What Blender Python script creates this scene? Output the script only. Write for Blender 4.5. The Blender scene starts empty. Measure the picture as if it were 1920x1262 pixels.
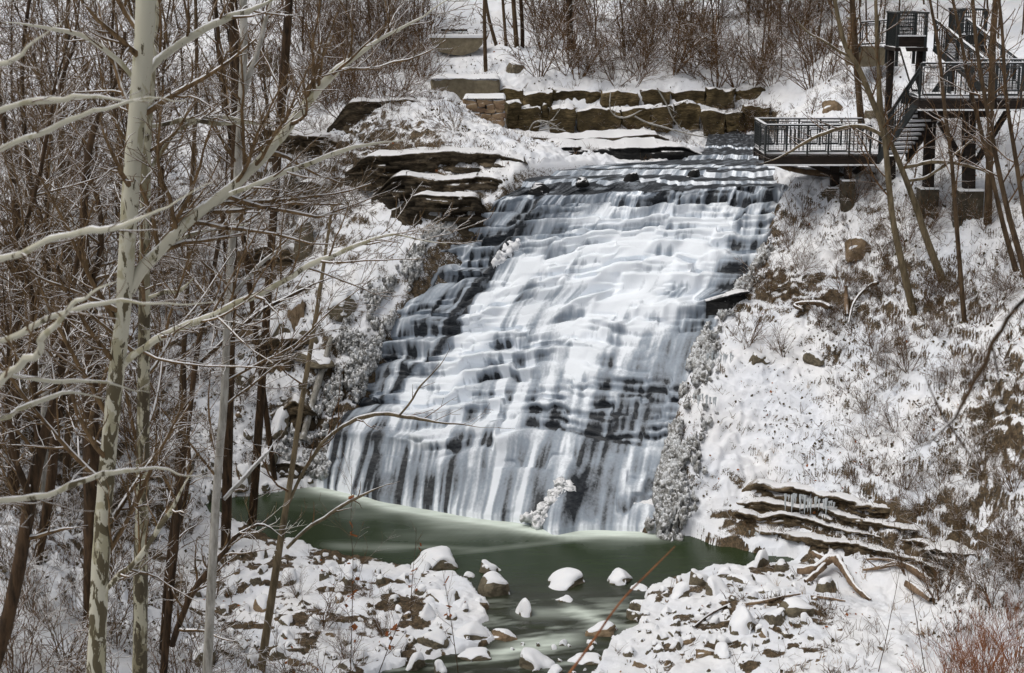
import bpy, math, random
import numpy as np
from mathutils import Vector, Matrix
R = math.radians
random.seed(7); rng = np.random.default_rng(7)
SC = bpy.context.scene
COL = SC.collection

# ------------------------------------------------------------ camera, sky, sun, exposure
CAMZ, PITCH, FPX = 20.1, R(13.0), 2955.0
cam_d = bpy.data.cameras.new('camera'); cam = bpy.data.objects.new('camera', cam_d); COL.objects.link(cam)
cam.location = (0, 0, CAMZ); cam.rotation_euler = (R(90) - PITCH, 0, 0)
cam_d.sensor_width = 36.0; cam_d.lens = 36.0 * FPX / 1920.0
cam_d.clip_start = 0.3; cam_d.clip_end = 800
cam_d.dof.use_dof = True; cam_d.dof.focus_distance = 55.0; cam_d.dof.aperture_fstop = 2.6
SC.camera = cam
W = bpy.data.worlds.new('World'); SC.world = W; W.use_nodes = True
wn = W.node_tree; wn.nodes.clear()
sky = wn.nodes.new('ShaderNodeTexSky'); sky.sky_type = 'NISHITA'; sky.sun_disc = False
SUN_EL, SUN_ROT = R(60), R(250)
sky.sun_elevation = SUN_EL; sky.sun_rotation = SUN_ROT; sky.dust_density = 6.0; sky.ozone_density = 1.0; sky.air_density = 1.0
hsv = wn.nodes.new('ShaderNodeHueSaturation'); hsv.inputs['Saturation'].default_value = 0.22
bg = wn.nodes.new('ShaderNodeBackground'); bg.inputs['Strength'].default_value = 0.10
wo = wn.nodes.new('ShaderNodeOutputWorld')
wn.links.new(sky.outputs[0], hsv.inputs['Color']); wn.links.new(hsv.outputs[0], bg.inputs[0]); wn.links.new(bg.outputs[0], wo.inputs[0])
sd_ = bpy.data.lights.new('sun', 'SUN'); sd_.energy = 1.15; sd_.angle = R(34); sd_.color = (1.0, 0.945, 0.86)
sun = bpy.data.objects.new('sun', sd_); COL.objects.link(sun)
# direction towards the sun: azimuth measured like the sky texture
sdir = Vector((math.sin(SUN_ROT) * math.cos(SUN_EL), math.cos(SUN_ROT) * math.cos(SUN_EL), math.sin(SUN_EL)))
sun.rotation_euler = sdir.to_track_quat('Z', 'Y').to_euler()
SC.view_settings.view_transform = 'Standard'; SC.view_settings.look = 'None'
SC.view_settings.exposure = -0.04; SC.view_settings.gamma = 1.0
SC.cycles.max_bounces = 6; SC.cycles.diffuse_bounces = 3; SC.cycles.glossy_bounces = 2
SC.cycles.transparent_max_bounces = 6; SC.cycles.transmission_bounces = 3

# ------------------------------------------------------------ pixel <-> world
CP, SP = math.cos(PITCH), math.sin(PITCH)
def ray(px, py):
    dx = (px - 960) / FPX; dy = -(py - 631) / FPX
    return np.array([dx, CP + dy * SP, -SP + dy * CP])
def at(px, py, Y):
    d = ray(px, py); k = Y / d[1]
    return np.array([d[0] * k, Y, CAMZ + d[2] * k])
def onz(px, py, z=0.0):
    d = ray(px, py); k = (z - CAMZ) / d[2]
    return np.array([d[0] * k, d[1] * k, z])
def proj(x, y, z):
    zz = z - CAMZ
    f = y * CP - zz * SP; u = y * SP + zz * CP
    return 960 + FPX * x / f, 631 - FPX * u / f
def sst(a, b, x):
    t = np.clip((x - a) / (b - a), 0, 1); return t * t * (3 - 2 * t)

# ------------------------------------------------------------ noise
def _h(ix, iy, iz, seed):
    with np.errstate(over='ignore'):
        h = (ix.astype(np.int64) * 374761393 + iy.astype(np.int64) * 668265263 + iz.astype(np.int64) * 2147483647 + seed * 974634777) & 0xffffffff
        h = ((h ^ (h >> 13)) * 1274126177) & 0xffffffff
        h = (h ^ (h >> 16)) & 0xffff
    return h / 65535.0
def vn2(x, y, seed=0):
    x = np.asarray(x, float); y = np.asarray(y, float)
    ix = np.floor(x); iy = np.floor(y); fx = x - ix; fy = y - iy
    fx = fx * fx * fx * (fx * (fx * 6 - 15) + 10); fy = fy * fy * fy * (fy * (fy * 6 - 15) + 10)
    z0 = np.zeros_like(ix)
    a = _h(ix, iy, z0, seed); b = _h(ix + 1, iy, z0, seed); c = _h(ix, iy + 1, z0, seed); d = _h(ix + 1, iy + 1, z0, seed)
    return (a * (1 - fx) + b * fx) * (1 - fy) + (c * (1 - fx) + d * fx) * fy
def fbm2(x, y, oct=4, seed=0, gain=0.5):
    s = 0; a = 1; n = 0
    for i in range(oct):
        s = s + a * (vn2(x * 2 ** i + 17.3 * i, y * 2 ** i - 9.1 * i, seed + i) - 0.5); n += a; a *= gain
    return s / n * 2
def vn3(x, y, z, seed=0):
    ix = np.floor(x); iy = np.floor(y); iz = np.floor(z); fx = x - ix; fy = y - iy; fz = z - iz
    fx = fx * fx * (3 - 2 * fx); fy = fy * fy * (3 - 2 * fy); fz = fz * fz * (3 - 2 * fz)
    r = 0
    for dx in (0, 1):
        for dy in (0, 1):
            for dz in (0, 1):
                w = (fx if dx else 1 - fx) * (fy if dy else 1 - fy) * (fz if dz else 1 - fz)
                r = r + w * _h(ix + dx, iy + dy, iz + dz, seed)
    return r

# ------------------------------------------------------------ mesh helpers
def mesh_np(name, V, F, mat=None, smooth=True, parent=None, attrs=None):
    """V (n,3); F = array (m,k) or list of such arrays"""
    if isinstance(F, np.ndarray): F = [F]
    F = [np.asarray(f, dtype=np.int32) for f in F if len(f)]
    me = bpy.data.meshes.new(name)
    V = np.ascontiguousarray(V, dtype=np.float32)
    me.vertices.add(len(V)); me.vertices.foreach_set('co', V.ravel())
    nl = sum(f.size for f in F); nf = sum(len(f) for f in F)
    me.loops.add(nl); me.loops.foreach_set('vertex_index', np.concatenate([f.ravel() for f in F]))
    tot = np.concatenate([np.full(len(f), f.shape[1], dtype=np.int32) for f in F])
    st = np.concatenate([[0], np.cumsum(tot)[:-1]]).astype(np.int32)
    me.polygons.add(nf); me.polygons.foreach_set('loop_start', st); me.polygons.foreach_set('loop_total', tot)
    me.update(calc_edges=True)
    me.polygons.foreach_set('use_smooth', np.full(nf, bool(smooth)))
    if attrs:
        for k, a in attrs.items():
            at_ = me.attributes.new(k, 'FLOAT', 'POINT'); at_.data.foreach_set('value', np.asarray(a, dtype=np.float32).ravel())
    if mat is not None: me.materials.append(mat)
    o = bpy.data.objects.new(name, me); COL.objects.link(o)
    if parent is not None: o.parent = parent
    return o
def gridF(nr, nc):
    i = np.arange(nr - 1)[:, None] * nc + np.arange(nc - 1)[None, :]
    i = i.ravel()
    return np.stack([i, i + 1, i + nc + 1, i + nc], 1)
class MB:
    def __init__(s): s.V = []; s.F = {}; s.n = 0
    def add(s, V, F):
        V = np.asarray(V, float); F = np.asarray(F, int)
        s.V.append(V); s.F.setdefault(F.shape[1], []).append(F + s.n); s.n += len(V)
    BOXF = np.array([[0, 1, 3, 2], [4, 6, 7, 5], [0, 4, 5, 1], [2, 3, 7, 6], [0, 2, 6, 4], [1, 5, 7, 3]])
    def box(s, c, size, rz=0, rx=0, ry=0):
        p = np.array([[x, y, z] for x in (-.5, .5) for y in (-.5, .5) for z in (-.5, .5)]) * np.array(size)
        M = np.array(Matrix.Rotation(rz, 3, 'Z') @ Matrix.Rotation(ry, 3, 'Y') @ Matrix.Rotation(rx, 3, 'X'))
        s.add(p @ M.T + np.array(c), s.BOXF)
    def beam(s, a, b, w, h):
        a = np.array(a, float); b = np.array(b, float); t = b - a; L = np.linalg.norm(t); t /= L
        up = np.array([0, 0, 1.0]) if abs(t[2]) < .95 else np.array([0, 1.0, 0])
        sd = np.cross(t, up); sd /= np.linalg.norm(sd); u = np.cross(sd, t)
        p = [a + t * L * k + sd * i * w + u * j * h for k in (0, 1) for i in (-.5, .5) for j in (-.5, .5)]
        s.add(p, s.BOXF)
    def build(s, name, mat, parent=None, smooth=False, attrs=None):
        return mesh_np(name, np.concatenate(s.V), [np.concatenate(f) for f in s.F.values()], mat, smooth, parent, attrs)

def tubes(mb, polys, sides, snow=0.0, rag=0.0):
    """polys: list of (P(n,3), r(n)). All rings; closed at the end by a small radius."""
    by = {}
    for P, r in polys: by.setdefault(len(P), []).append((P, r))
    for n, L in by.items():
        P = np.array([a for a, _ in L]); r = np.array([b for _, b in L])          # m,n,3  m,n
        T = np.gradient(P, axis=1); T /= np.linalg.norm(T, axis=2, keepdims=True) + 1e-9
        ch = P[:, -1] - P[:, 0]; ch /= np.linalg.norm(ch, axis=1, keepdims=True) + 1e-9
        ref = np.where(np.abs(ch[:, 2:3]) < .8, np.array([[0, 0, 1.0]]), np.array([[1.0, 0.3, 0]]))[:, None, :]
        S = np.cross(T, ref); S /= np.linalg.norm(S, axis=2, keepdims=True) + 1e-9
        U = np.cross(S, T)
        an = np.arange(sides) / sides * 2 * np.pi + .5
        o = (np.cos(an)[None, None, :, None] * S[:, :, None, :] + np.sin(an)[None, None, :, None] * U[:, :, None, :])
        rr = r[:, :, None, None] * np.ones((1, 1, sides, 1))
        if rag > 0: rr = rr * (1 + rag * (rng.random(rr.shape) - .5))
        V = P[:, :, None, :] + o * rr
        if snow > 0:
            k = np.clip(o[..., 2], 0, 1) ** 1.5 * (np.clip(1 - np.abs(T[:, :, None, 2]), 0, 1))
            V[..., 2] += k * rr[..., 0] * snow * (0.35 + 1.0 * rng.random((len(L), n, 1)))
        m = len(L)
        base = (np.arange(m) * n * sides)[:, None, None]
        i = (np.arange(n - 1) * sides)[None, :, None]; j = np.arange(sides)[None, None, :]; j2 = (j + 1) % sides
        F = np.stack([base + i + j, base + i + j2, base + i + sides + j2, base + i + sides + j], -1).reshape(-1, 4)
        mb.add(V.reshape(-1, 3), F)

def tag(o, label=None, cat=None, group=None, kind=None):
    if label: o['label'] = label
    if cat: o['category'] = cat
    if group: o['group'] = group
    if kind: o['kind'] = kind
    return o
def empty(name, loc=(0, 0, 0), rz=0):
    o = bpy.data.objects.new(name, None); COL.objects.link(o); o.location = loc; o.rotation_euler = (0, 0, rz)
    o.empty_display_size = .2
    return o
def dup(root, loc=None, rz=0, scale=None, name=None):
    r = root.copy(); COL.objects.link(r)
    if loc is not None: r.location = loc
    r.rotation_euler = (root.rotation_euler[0], root.rotation_euler[1], rz)
    if scale is not None: r.scale = scale if hasattr(scale, '__len__') else (scale,) * 3
    for ch in list(root.children):
        c = ch.copy(); COL.objects.link(c); c.parent = r
        for g in list(ch.children):
            d = g.copy(); COL.objects.link(d); d.parent = c
    return r
def local(o_mesh_V, loc): return np.asarray(o_mesh_V) - np.asarray(loc)
ORD = 'first second third fourth fifth sixth seventh eighth ninth tenth eleventh twelfth thirteenth fourteenth fifteenth sixteenth seventeenth eighteenth nineteenth twentieth'.split()
ORD += ['twenty-' + o for o in ORD[:9]] + ['thirtieth'] + ['thirty-' + o for o in ORD[:9]] + ['fortieth'] + ['forty-' + o for o in ORD[:9]] + ['fiftieth']

# ------------------------------------------------------------ materials
class NT:
    def __init__(s, name):
        s.m = bpy.data.materials.new(name); s.m.use_nodes = True; s.t = s.m.node_tree; s.t.nodes.clear()
        s.out = s.t.nodes.new('ShaderNodeOutputMaterial'); s.b = s.t.nodes.new('ShaderNodeBsdfPrincipled')
        s.t.links.new(s.b.outputs[0], s.out.inputs[0])
    def n(s, ty, **kw):
        x = s.t.nodes.new('ShaderNode' + ty)
        for k, v in kw.items():
            if k in x.inputs.keys(): s.set(x.inputs[k], v)
            else: setattr(x, k, v)
        return x
    def set(s, inp, v):
        if isinstance(v, bpy.types.NodeSocket): s.t.links.new(v, inp)
        else: inp.default_value = v
    def co(s, scale=(1, 1, 1), kind='Object'):
        tc = s.n('TexCoord'); mp = s.n('Mapping'); s.set(mp.inputs[0], tc.outputs[kind]); mp.inputs['Scale'].default_value = scale
        return mp.outputs[0]
    def noise(s, scale, detail=4, rough=.55, vec=None, dist=0):
        x = s.n('TexNoise', Scale=scale, Detail=detail, Roughness=rough, Distortion=dist)
        if vec is not None: s.set(x.inputs['Vector'], vec)
        return x.outputs['Fac']
    def ramp(s, fac, pts, interp='LINEAR'):
        x = s.n('ValToRGB'); s.set(x.inputs[0], fac); cr = x.color_ramp; cr.interpolation = interp
        while len(cr.elements) < len(pts): cr.elements.new(.5)
        for e, (p, c) in zip(cr.elements, pts):
            e.position = p; e.color = (c[0], c[1], c[2], 1) if hasattr(c, '__len__') else (c, c, c, 1)
        return x.outputs[0]
    def math(s, op, a, b=0.0, clamp=False):
        x = s.n('Math', operation=op, use_clamp=clamp); s.set(x.inputs[0], a); s.set(x.inputs[1], b); return x.outputs[0]
    def mix(s, f, a, b):
        x = s.n('Mix', data_type='RGBA'); s.set(x.inputs['Factor'], f)
        s.set(x.inputs[6], a if not isinstance(a, tuple) else (*a, 1)); s.set(x.inputs[7], b if not isinstance(b, tuple) else (*b, 1))
        return x.outputs[2]
    def mapr(s, v, a, b, c=0., d=1.):
        x = s.n('MapRange'); s.set(x.inputs[0], v)
        for i, q in enumerate((a, b, c, d)): s.set(x.inputs[i + 1], q)
        return x.outputs[0]
    def nz(s):
        g = s.n('NewGeometry'); sp = s.n('SeparateXYZ'); s.set(sp.inputs[0], g.outputs['Normal']); return sp.outputs[2]
    def attr(s, name): return s.n('Attribute', attribute_name=name).outputs['Fac']
    def bump(s, h, strength=.5, dist=.05):
        x = s.n('Bump', Strength=strength, Distance=dist); s.set(x.inputs['Height'], h); s.set(s.b.inputs['Normal'], x.outputs[0])
    def fin(s, col, rough=.8, spec=.3):
        s.set(s.b.inputs['Base Color'], col if not isinstance(col, tuple) else (*col, 1)); s.set(s.b.inputs['Roughness'], rough)
        s.set(s.b.inputs['Specular IOR Level'], spec); return s.m
SNOW = (.82, .825, .845)
def snow_over(t, under, lo, hi, sc=7.0, amp=.5, snow=SNOW, extra=None, fine=0):
    """real snow lying where the surface faces up: a material mask by slope and noise"""
    v = t.math('ADD', t.nz(), t.math('MULTIPLY', t.math('SUBTRACT', t.noise(sc, 5, .65, t.co()), .5), amp))
    if fine: v = t.math('ADD', v, t.math('MULTIPLY', t.math('SUBTRACT', t.noise(sc * 3.6, 4, .7, t.co()), .5), fine))
    if extra is not None: v = t.math('SUBTRACT', v, extra)
    f = t.mapr(v, lo, hi)
    return t.mix(f, under, snow), f
def m_ground():
    t = NT('snowy_ground'); c = t.co()
    under = t.ramp(t.noise(4.5, 6, .75, c), [(.3, (.015, .011, .007)), (.45, (.06, .042, .024)), (.56, (.17, .12, .07)), (.68, (.04, .036, .026))])
    under = t.mix(t.ramp(t.noise(14, 3, .6, c), [(.4, 0), (.62, .75)]), under, (.045, .035, .022))
    snowc = t.mix(t.mapr(t.noise(.5, 3, .5, c), .35, .7), SNOW, (.74, .77, .83))
    col, f = snow_over(t, under, .61, .73, 7.0, .62, snowc, t.attr('bare'), .75)
    t.bump(t.noise(16, 5, .65, c), .55, .06)
    return t.fin(col, .75, .25)
def m_rocksnow(name, c1, c2, c3, lo=.62, hi=.8, strat=True):
    t = NT(name); c = t.co(); cs = t.co((.6, .6, 3.0))
    u = t.ramp(t.noise(1.6, 6, .65, cs), [(.3, c1), (.5, c2), (.7, c3)])
    u = t.mix(t.mapr(t.noise(.7, 3, .6, c), .42, .62), u, tuple(x * .45 for x in c2))
    u = t.mix(t.ramp(t.noise(9, 4, .6, cs), [(.42, 0), (.6, .7)]), u, tuple(x * .35 for x in c1))
    col, f = snow_over(t, u, lo, hi, 5.0, .35)
    h = t.math('ADD', t.noise(5, 6, .7, cs), t.noise(18, 4, .7, c))
    t.bump(h, .8, .06)
    return t.fin(col, .85, .25)
def m_bark(name, c1, c2, sc=6, snow_lo=.55, snow_hi=.75, stretch=.25, amp=.5, snow=True):
    t = NT(name); c = t.co((1, 1, stretch))
    u = t.ramp(t.noise(sc, 5, .65, c), [(.35, c1), (.62, c2)])
    if snow: u, f = snow_over(t, u, snow_lo, snow_hi, 3.2, amp)
    t.bump(t.noise(sc * 3, 4, .6, c), .5, .02)
    return t.fin(u, .85, .2)
def m_sycamore(name, pale, tan, dark, lowz, hiz, snowamp=.9):
    t = NT(name); c = t.co((1, 1, .38))
    g = t.n('NewGeometry'); sp = t.n('SeparateXYZ'); t.set(sp.inputs[0], g.outputs['Position'])
    hgt = t.mapr(sp.outputs[2], lowz, hiz, .085, -.10)
    n1 = t.math('ADD', t.noise(5.2, 5, .62, c, .6), hgt)
    n2 = t.math('ADD', t.noise(3.1, 4, .55, t.co((1, 1, .5)), .4), t.math('MULTIPLY', hgt, .7))
    base = t.mix(t.noise(1.3, 2, .5, c), pale, tuple(x * .82 for x in pale))
    u = t.mix(t.mapr(n2, .52, .56), base, tan)
    u = t.mix(t.mapr(n1, .545, .57), u, dark)
    u, f = snow_over(t, u, .66, .82, 3.0, snowamp)
    t.bump(t.noise(14, 4, .6, c), .35, .02)
    return t.fin(u, .8, .25)
def m_plain(name, c1, c2, sc=5, rough=.8, spec=.3, bump=.3, snowlo=None, coo=(1, 1, 1)):
    t = NT(name); c = t.co(coo)
    u = t.ramp(t.noise(sc, 5, .65, c), [(.32, c1), (.68, c2)])
    if snowlo is not None: u, f = snow_over(t, u, snowlo, snowlo + .12, 4.0, .4)
    t.bump(t.noise(sc * 3.1, 5, .6, c), bump, .03)
    return t.fin(u, rough, spec)
M = {}
M['ground'] = m_ground()
M['ledge'] = m_rocksnow('layered_rock', (.05, .04, .028), (.13, .10, .065), (.20, .17, .12))
M['ledge_dark'] = m_rocksnow('dark_layered_rock', (.028, .021, .014), (.10, .077, .048), (.24, .185, .12), .78, .92)
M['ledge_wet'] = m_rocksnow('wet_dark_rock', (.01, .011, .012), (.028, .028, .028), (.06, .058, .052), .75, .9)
M['shale'] = m_rocksnow('brown_shale', (.06, .045, .027), (.17, .125, .073), (.28, .215, .135), .74, .92)
M['wall'] = m_rocksnow('tan_wall_rock', (.05, .036, .017), (.15, .11, .05), (.34, .25, .13), .7, .85)
M['boulder'] = m_plain('boulder_stone', (.06, .05, .034), (.20, .17, .115), 3.5, .8, .3, .9)
M['boulder_tan'] = m_plain('tan_stone', (.12, .085, .05), (.30, .22, .14), 3.0, .85, .25, .9)
M['snow'] = m_plain('snow', (.78, .80, .84), (.84, .845, .86), 2.0, .7, .3, .25)
M['ice'] = m_plain('ice', (.45, .50, .52), (.72, .75, .77), 4.0, .35, .5, .6)
M['concrete'] = m_plain('concrete', (.13, .11, .075), (.26, .22, .15), 3.0, .9, .2, .5, .8)
M['pier'] = m_plain('dark_concrete', (.035, .03, .022), (.10, .085, .062), 3.0, .9, .2, .5, .8)
M['brick'] = m_plain('tan_block', (.15, .09, .06), (.34, .25, .15), 1.3, .9, .2, .6, .8)
M['metal'] = m_plain('black_metal', (.008, .011, .011), (.02, .024, .024), 5, .45, .4, .1, .86)
M['mesh'] = m_plain('black_wire', (.01, .012, .012), (.02, .02, .02), 5, .6, .3, .1)
M['wood'] = m_plain('dark_timber', (.010, .008, .007), (.032, .023, .018), 6, .85, .2, .4, .8, (.3, .3, 2))
M['leaf'] = m_plain('rusty_leaf', (.16, .05, .018), (.32, .12, .04), 9, .8, .2, .2)
M['bark_dark'] = m_bark('dark_bark', (.014, .009, .005), (.070, .042, .022), 7, .50, .62, .2, .6)
M['bark_brown'] = m_bark('brown_bark', (.035, .023, .013), (.105, .07, .040), 6, .55, .68)
M['bark_pale'] = m_bark('pale_bark', (.17, .16, .135), (.38, .365, .33), 7, .6, .8)
M['bark_olive'] = m_bark('olive_bark', (.07, .055, .032), (.18, .14, .085), 6, .6, .75)
M['bark_red'] = m_bark('red_brown_bark', (.11, .040, .018), (.30, .125, .055), 6, .8, .95)
M['bark_log'] = m_bark('driftwood', (.07, .045, .028), (.26, .18, .115), 4, .72, .82, .6, .4)
M['sycamore'] = m_sycamore('sycamore_bark', (.47, .45, .36), (.30, .28, .19), (.085, .07, .04), 6, 20)
M['sycamore_dark'] = m_sycamore('mottled_bark', (.38, .36, .27), (.17, .15, .095), (.06, .048, .028), 8, 26)
M['twig'] = m_bark('twig_bark', (.045, .024, .011), (.155, .090, .043), 8, .62, .8)
M['twig_snowy'] = m_bark('snowy_twig_bark', (.050, .030, .014), (.17, .11, .055), 8, .50, .64)
# ------------------------------------------------------------ terrain
CT = []   # control points x,y,z
def C(px, py, Y): CT.append(at(px, py, Y))
def CZ(px, py, z): CT.append(onz(px, py, z))
# left valley side
for a in [(0, 1262, 34), (300, 1262, 38), (0, 900, 45), (0, 600, 58), (0, 300, 75), (0, 0, 98), (150, 1100, 40), (150, 750, 54), (300, 900, 53), (300, 650, 64), (300, 300, 82), (300, 0, 100), (150, 450, 68),
          (500, 650, 66), (500, 450, 71), (500, 300, 78), (500, 150, 88), (500, 0, 100), (640, 250, 76), (700, 120, 88), (620, 600, 64.5), (560, 750, 62.7), (565, 850, 61.2), (480, 890, 59.8),
          (700, 460, 67), (650, 360, 71), (420, 560, 68), (420, 800, 60.5),
          (830, 405, 66.3), (830, 340, 69), (830, 290, 71), (830, 220, 74.5), (820, 182, 80), (780, 330, 70), (930, 372, 67.3), (760, 480, 66), (690, 640, 63.6), (640, 780, 62)]: C(*a)
for a in [(380, 930, .2), (450, 1060, .35), (600, 1100, .4), (750, 1150, .35), (350, 1150, .7), (550, 1230, .6), (300, 1020, .8), (860, 1150, .2)]: CZ(*a)
# top / back
for a in [(940, 240, 82), (1100, 246, 82.5), (1300, 246, 82.5), (1420, 240, 82), (940, 172, 84.5), (1100, 172, 84), (1300, 170, 84), (1440, 172, 84),
          (860, 120, 88), (850, 55, 93), (1000, 110, 88), (1200, 110, 88.5), (1400, 110, 88), (1000, 0, 100), (1200, 40, 96), (1400, 0, 100), (1200, -30, 105)]: C(*a)
# right
for a in [(1470, 245, 78), (1500, 200, 79), (1600, 200, 73), (1600, 100, 82), (1600, 0, 93), (1500, 300, 69.5), (1560, 290, 68), (1500, 345, 66), (1500, 400, 65), (1500, 500, 62.5), (1600, 500, 62), (1500, 700, 58), (1450, 600, 60.7),
          (1400, 900, 55.4), (1400, 790, 57.2), (1350, 700, 58.8), (1330, 860, 56), (1700, 400, 62.5), (1820, 405, 61), (1900, 300, 64.5), (1900, 150, 72), (1900, 0, 85), (1720, 120, 76), (1750, 250, 68),
          (1700, 600, 58), (1900, 600, 54), (1700, 800, 53), (1900, 800, 49), (1700, 950, 50.2), (1600, 930, 52.3), (1900, 950, 46.2), (1900, 1100, 44.2)]: C(*a)
for a in [(1300, 1000, .25), (1400, 1015, .3), (1500, 1035, .3), (1600, 1060, .45), (1750, 1100, .6), (1900, 1180, 1.2), (1400, 1120, .55), (1300, 1200, .35), (1500, 1200, .65), (1700, 1200, .8), (1900, 1262, 1.6), (1300, 1262, .35), (1600, 1262, .8), (1560, 1110, .6), (1330, 1085, .35)]: CZ(*a)
# pool bed, near ground, flanks, far hill
for a in [(-9, 57, .05), (0, 53, .05), (0, 40, .3), (6, 40, .4), (-3, 45, .1), (0, 30, 1.5), (-12, 26, 4.6), (12, 26, 3.5), (0, 20, 6), (-12, 15, 9), (12, 15, 9), (0, 8, 13), (0, 0, 17.6), (-20, 0, 18.5), (20, 0, 18.5), (0, -15, 21),
          (-25, 20, 10), (25, 20, 10), (-35, 40, 13), (-40, 60, 16), (-40, 80, 19), (-42, 100, 24), (32, 40, 9), (30, 55, 14), (35, 70, 19), (40, 90, 24), (0, 120, 24), (-30, 125, 26), (30, 125, 27), (0, 150, 34), (-45, 150, 36), (45, 150, 36), (-60, 40, 24), (60, 50, 26), (-60, 100, 30), (60, 100, 33), (-60, 0, 24), (60, 0, 25)]: CT.append(np.array(a, float))
# waterfall base surface (edges in the photo -> world)
LEDGE = np.array([(362, 950), (375, 932), (470, 835), (600, 738), (720, 690), (830, 640), (915, 600)], float)   # py, px
REDGE = np.array([(335, 1478), (345, 1476), (450, 1440), (540, 1400), (570, 1350), (680, 1300), (780, 1275), (880, 1245), (1003, 1218)], float)
YL0, YL1, ZL = 67.4, 60.1, 10.7
YR0, YR1, ZR = 66.9, 54.75, 11.25
def side(t, Y0, Y1, Z, E, bow):
    z = Z * (1 - t); Y = Y0 + (Y1 - Y0) * t + bow * np.sin(np.pi * t)
    py = proj(0, Y, z)[1]; px = np.interp(py, E[:, 0], E[:, 1])
    f = Y * CP - (z - CAMZ) * SP
    return (px - 960) / FPX * f, Y, z
def fall_pt(u, t):
    xl, yl, zl = side(t, YL0, YL1, ZL, LEDGE, .6); xr, yr, zr = side(t, YR0, YR1, ZR, REDGE, .5)
    Y = yl + (yr - yl) * u - .9 * np.sin(np.pi * np.clip(u, 0, 1)) * t ** 2 * 1.2 - .5 * np.exp(-((u - .72) / .09) ** 2) * sst(.75, 1., t)
    return xl + (xr - xl) * u, Y, zl + (zr - zl) * u
_t = np.linspace(0, 1, 14)
FP = [fall_pt(0., a)[:2] for a in _t] + [fall_pt(a, 1.)[:2] for a in (.25, .5, .75)] + [fall_pt(1., a)[:2] for a in _t[::-1]]
for u_ in (.0, .15, .4, .6, .85, 1.):
    for t_ in (.03, .2, .4, .6, .8, .97): CT.append(np.array(fall_pt(u_, t_)))
for p_ in [(1200, 325, 70), (1380, 310, 71), (1380, 280, 77), (1100, 290, 74), (1250, 270, 77)]: C(*p_)
CT = np.array(CT)
def tps_fit(P):
    n = len(P); X = P[:, :2]; d2 = ((X[:, None] - X[None]) ** 2).sum(-1)
    K = np.where(d2 > 0, .5 * d2 * np.log(d2 + 1e-12), 0) + np.eye(n) * .6
    A = np.zeros((n + 3, n + 3)); A[:n, :n] = K; A[:n, n] = 1; A[:n, n + 1:] = X; A[n, :n] = 1; A[n + 1:, :n] = X.T
    b = np.zeros(n + 3); b[:n] = P[:, 2]
    return np.linalg.solve(A, b)
WT = tps_fit(CT)
def tps(x, y):
    sh = np.shape(x); x = np.ravel(x); y = np.ravel(y); out = np.zeros(len(x))
    for i in range(0, len(x), 60000):
        a = x[i:i + 60000]; b = y[i:i + 60000]
        d2 = (a[:, None] - CT[None, :, 0]) ** 2 + (b[:, None] - CT[None, :, 1]) ** 2
        out[i:i + 60000] = (.5 * d2 * np.log(d2 + 1e-12)) @ WT[:-3] + WT[-3] + WT[-2] * a + WT[-1] * b
    return out.reshape(sh)
def sdist(x, y, poly):
    """signed distance to polygon, positive inside"""
    sh = np.shape(x); x = np.ravel(x); y = np.ravel(y)
    d = np.full(len(x), 1e9); ins = np.zeros(len(x), bool); n = len(poly)
    for i in range(n):
        ax, ay = poly[i]; bx, by = poly[(i + 1) % n]
        ex, ey = bx - ax, by - ay; L = ex * ex + ey * ey + 1e-12
        t = np.clip(((x - ax) * ex + (y - ay) * ey) / L, 0, 1)
        d = np.minimum(d, (x - ax - t * ex) ** 2 + (y - ay - t * ey) ** 2)
        c = ((ay > y) != (by > y)) & (x < (bx - ax) * (y - ay) / (by - ay + 1e-15) + ax)
        ins ^= c
    return (np.sqrt(d) * np.where(ins, 1, -1)).reshape(sh)

UPR = [(1455, 68.5), (1450, 72), (1446, 77), (1440, 81.5)]
UPL = [(1330, 81.5), (1325, 75), (1250, 72.8), (1040, 70), (960, 68.5)]
def upx(px, Y, z=11.6): f = Y * CP - (z - CAMZ) * SP; return ((px - 960) / FPX * f, Y)
FP = [(float(a), float(b)) for a, b in FP] + [upx(*a) for a in UPR] + [upx(*a) for a in UPL]
POOLPX = [(300, 985), (400, 935), (480, 925), (600, 912), (700, 905), (900, 925), (1100, 960), (1215, 995), (1290, 1006), (1400, 1032), (1500, 1052), (1440, 1060), (1330, 1068), (1262, 1088), (1222, 1112), (1205, 1140), (1196, 1180),
          (1160, 1200), (1125, 1230), (1110, 1300), (1100, 1420), (640, 1420), (640, 1290), (720, 1252), (800, 1238), (900, 1218), (928, 1200), (900, 1172), (915, 1135), (870, 1096), (760, 1066), (640, 1042), (560, 1026), (450, 1018), (360, 1014)]
POOL = [tuple(onz(a, b, 0)[:2]) for a, b in POOLPX]
def axis(a, b, lo, hi, fine, coarse):
    return np.concatenate([np.arange(a, lo, coarse), np.arange(lo, hi, fine), np.arange(hi, b, coarse)])
GX = axis(-75, 75, -23, 23, .07, .28); GY = axis(-20, 165, 38, 88, .07, .22)
XX, YY = np.meshgrid(GX, GY)
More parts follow.
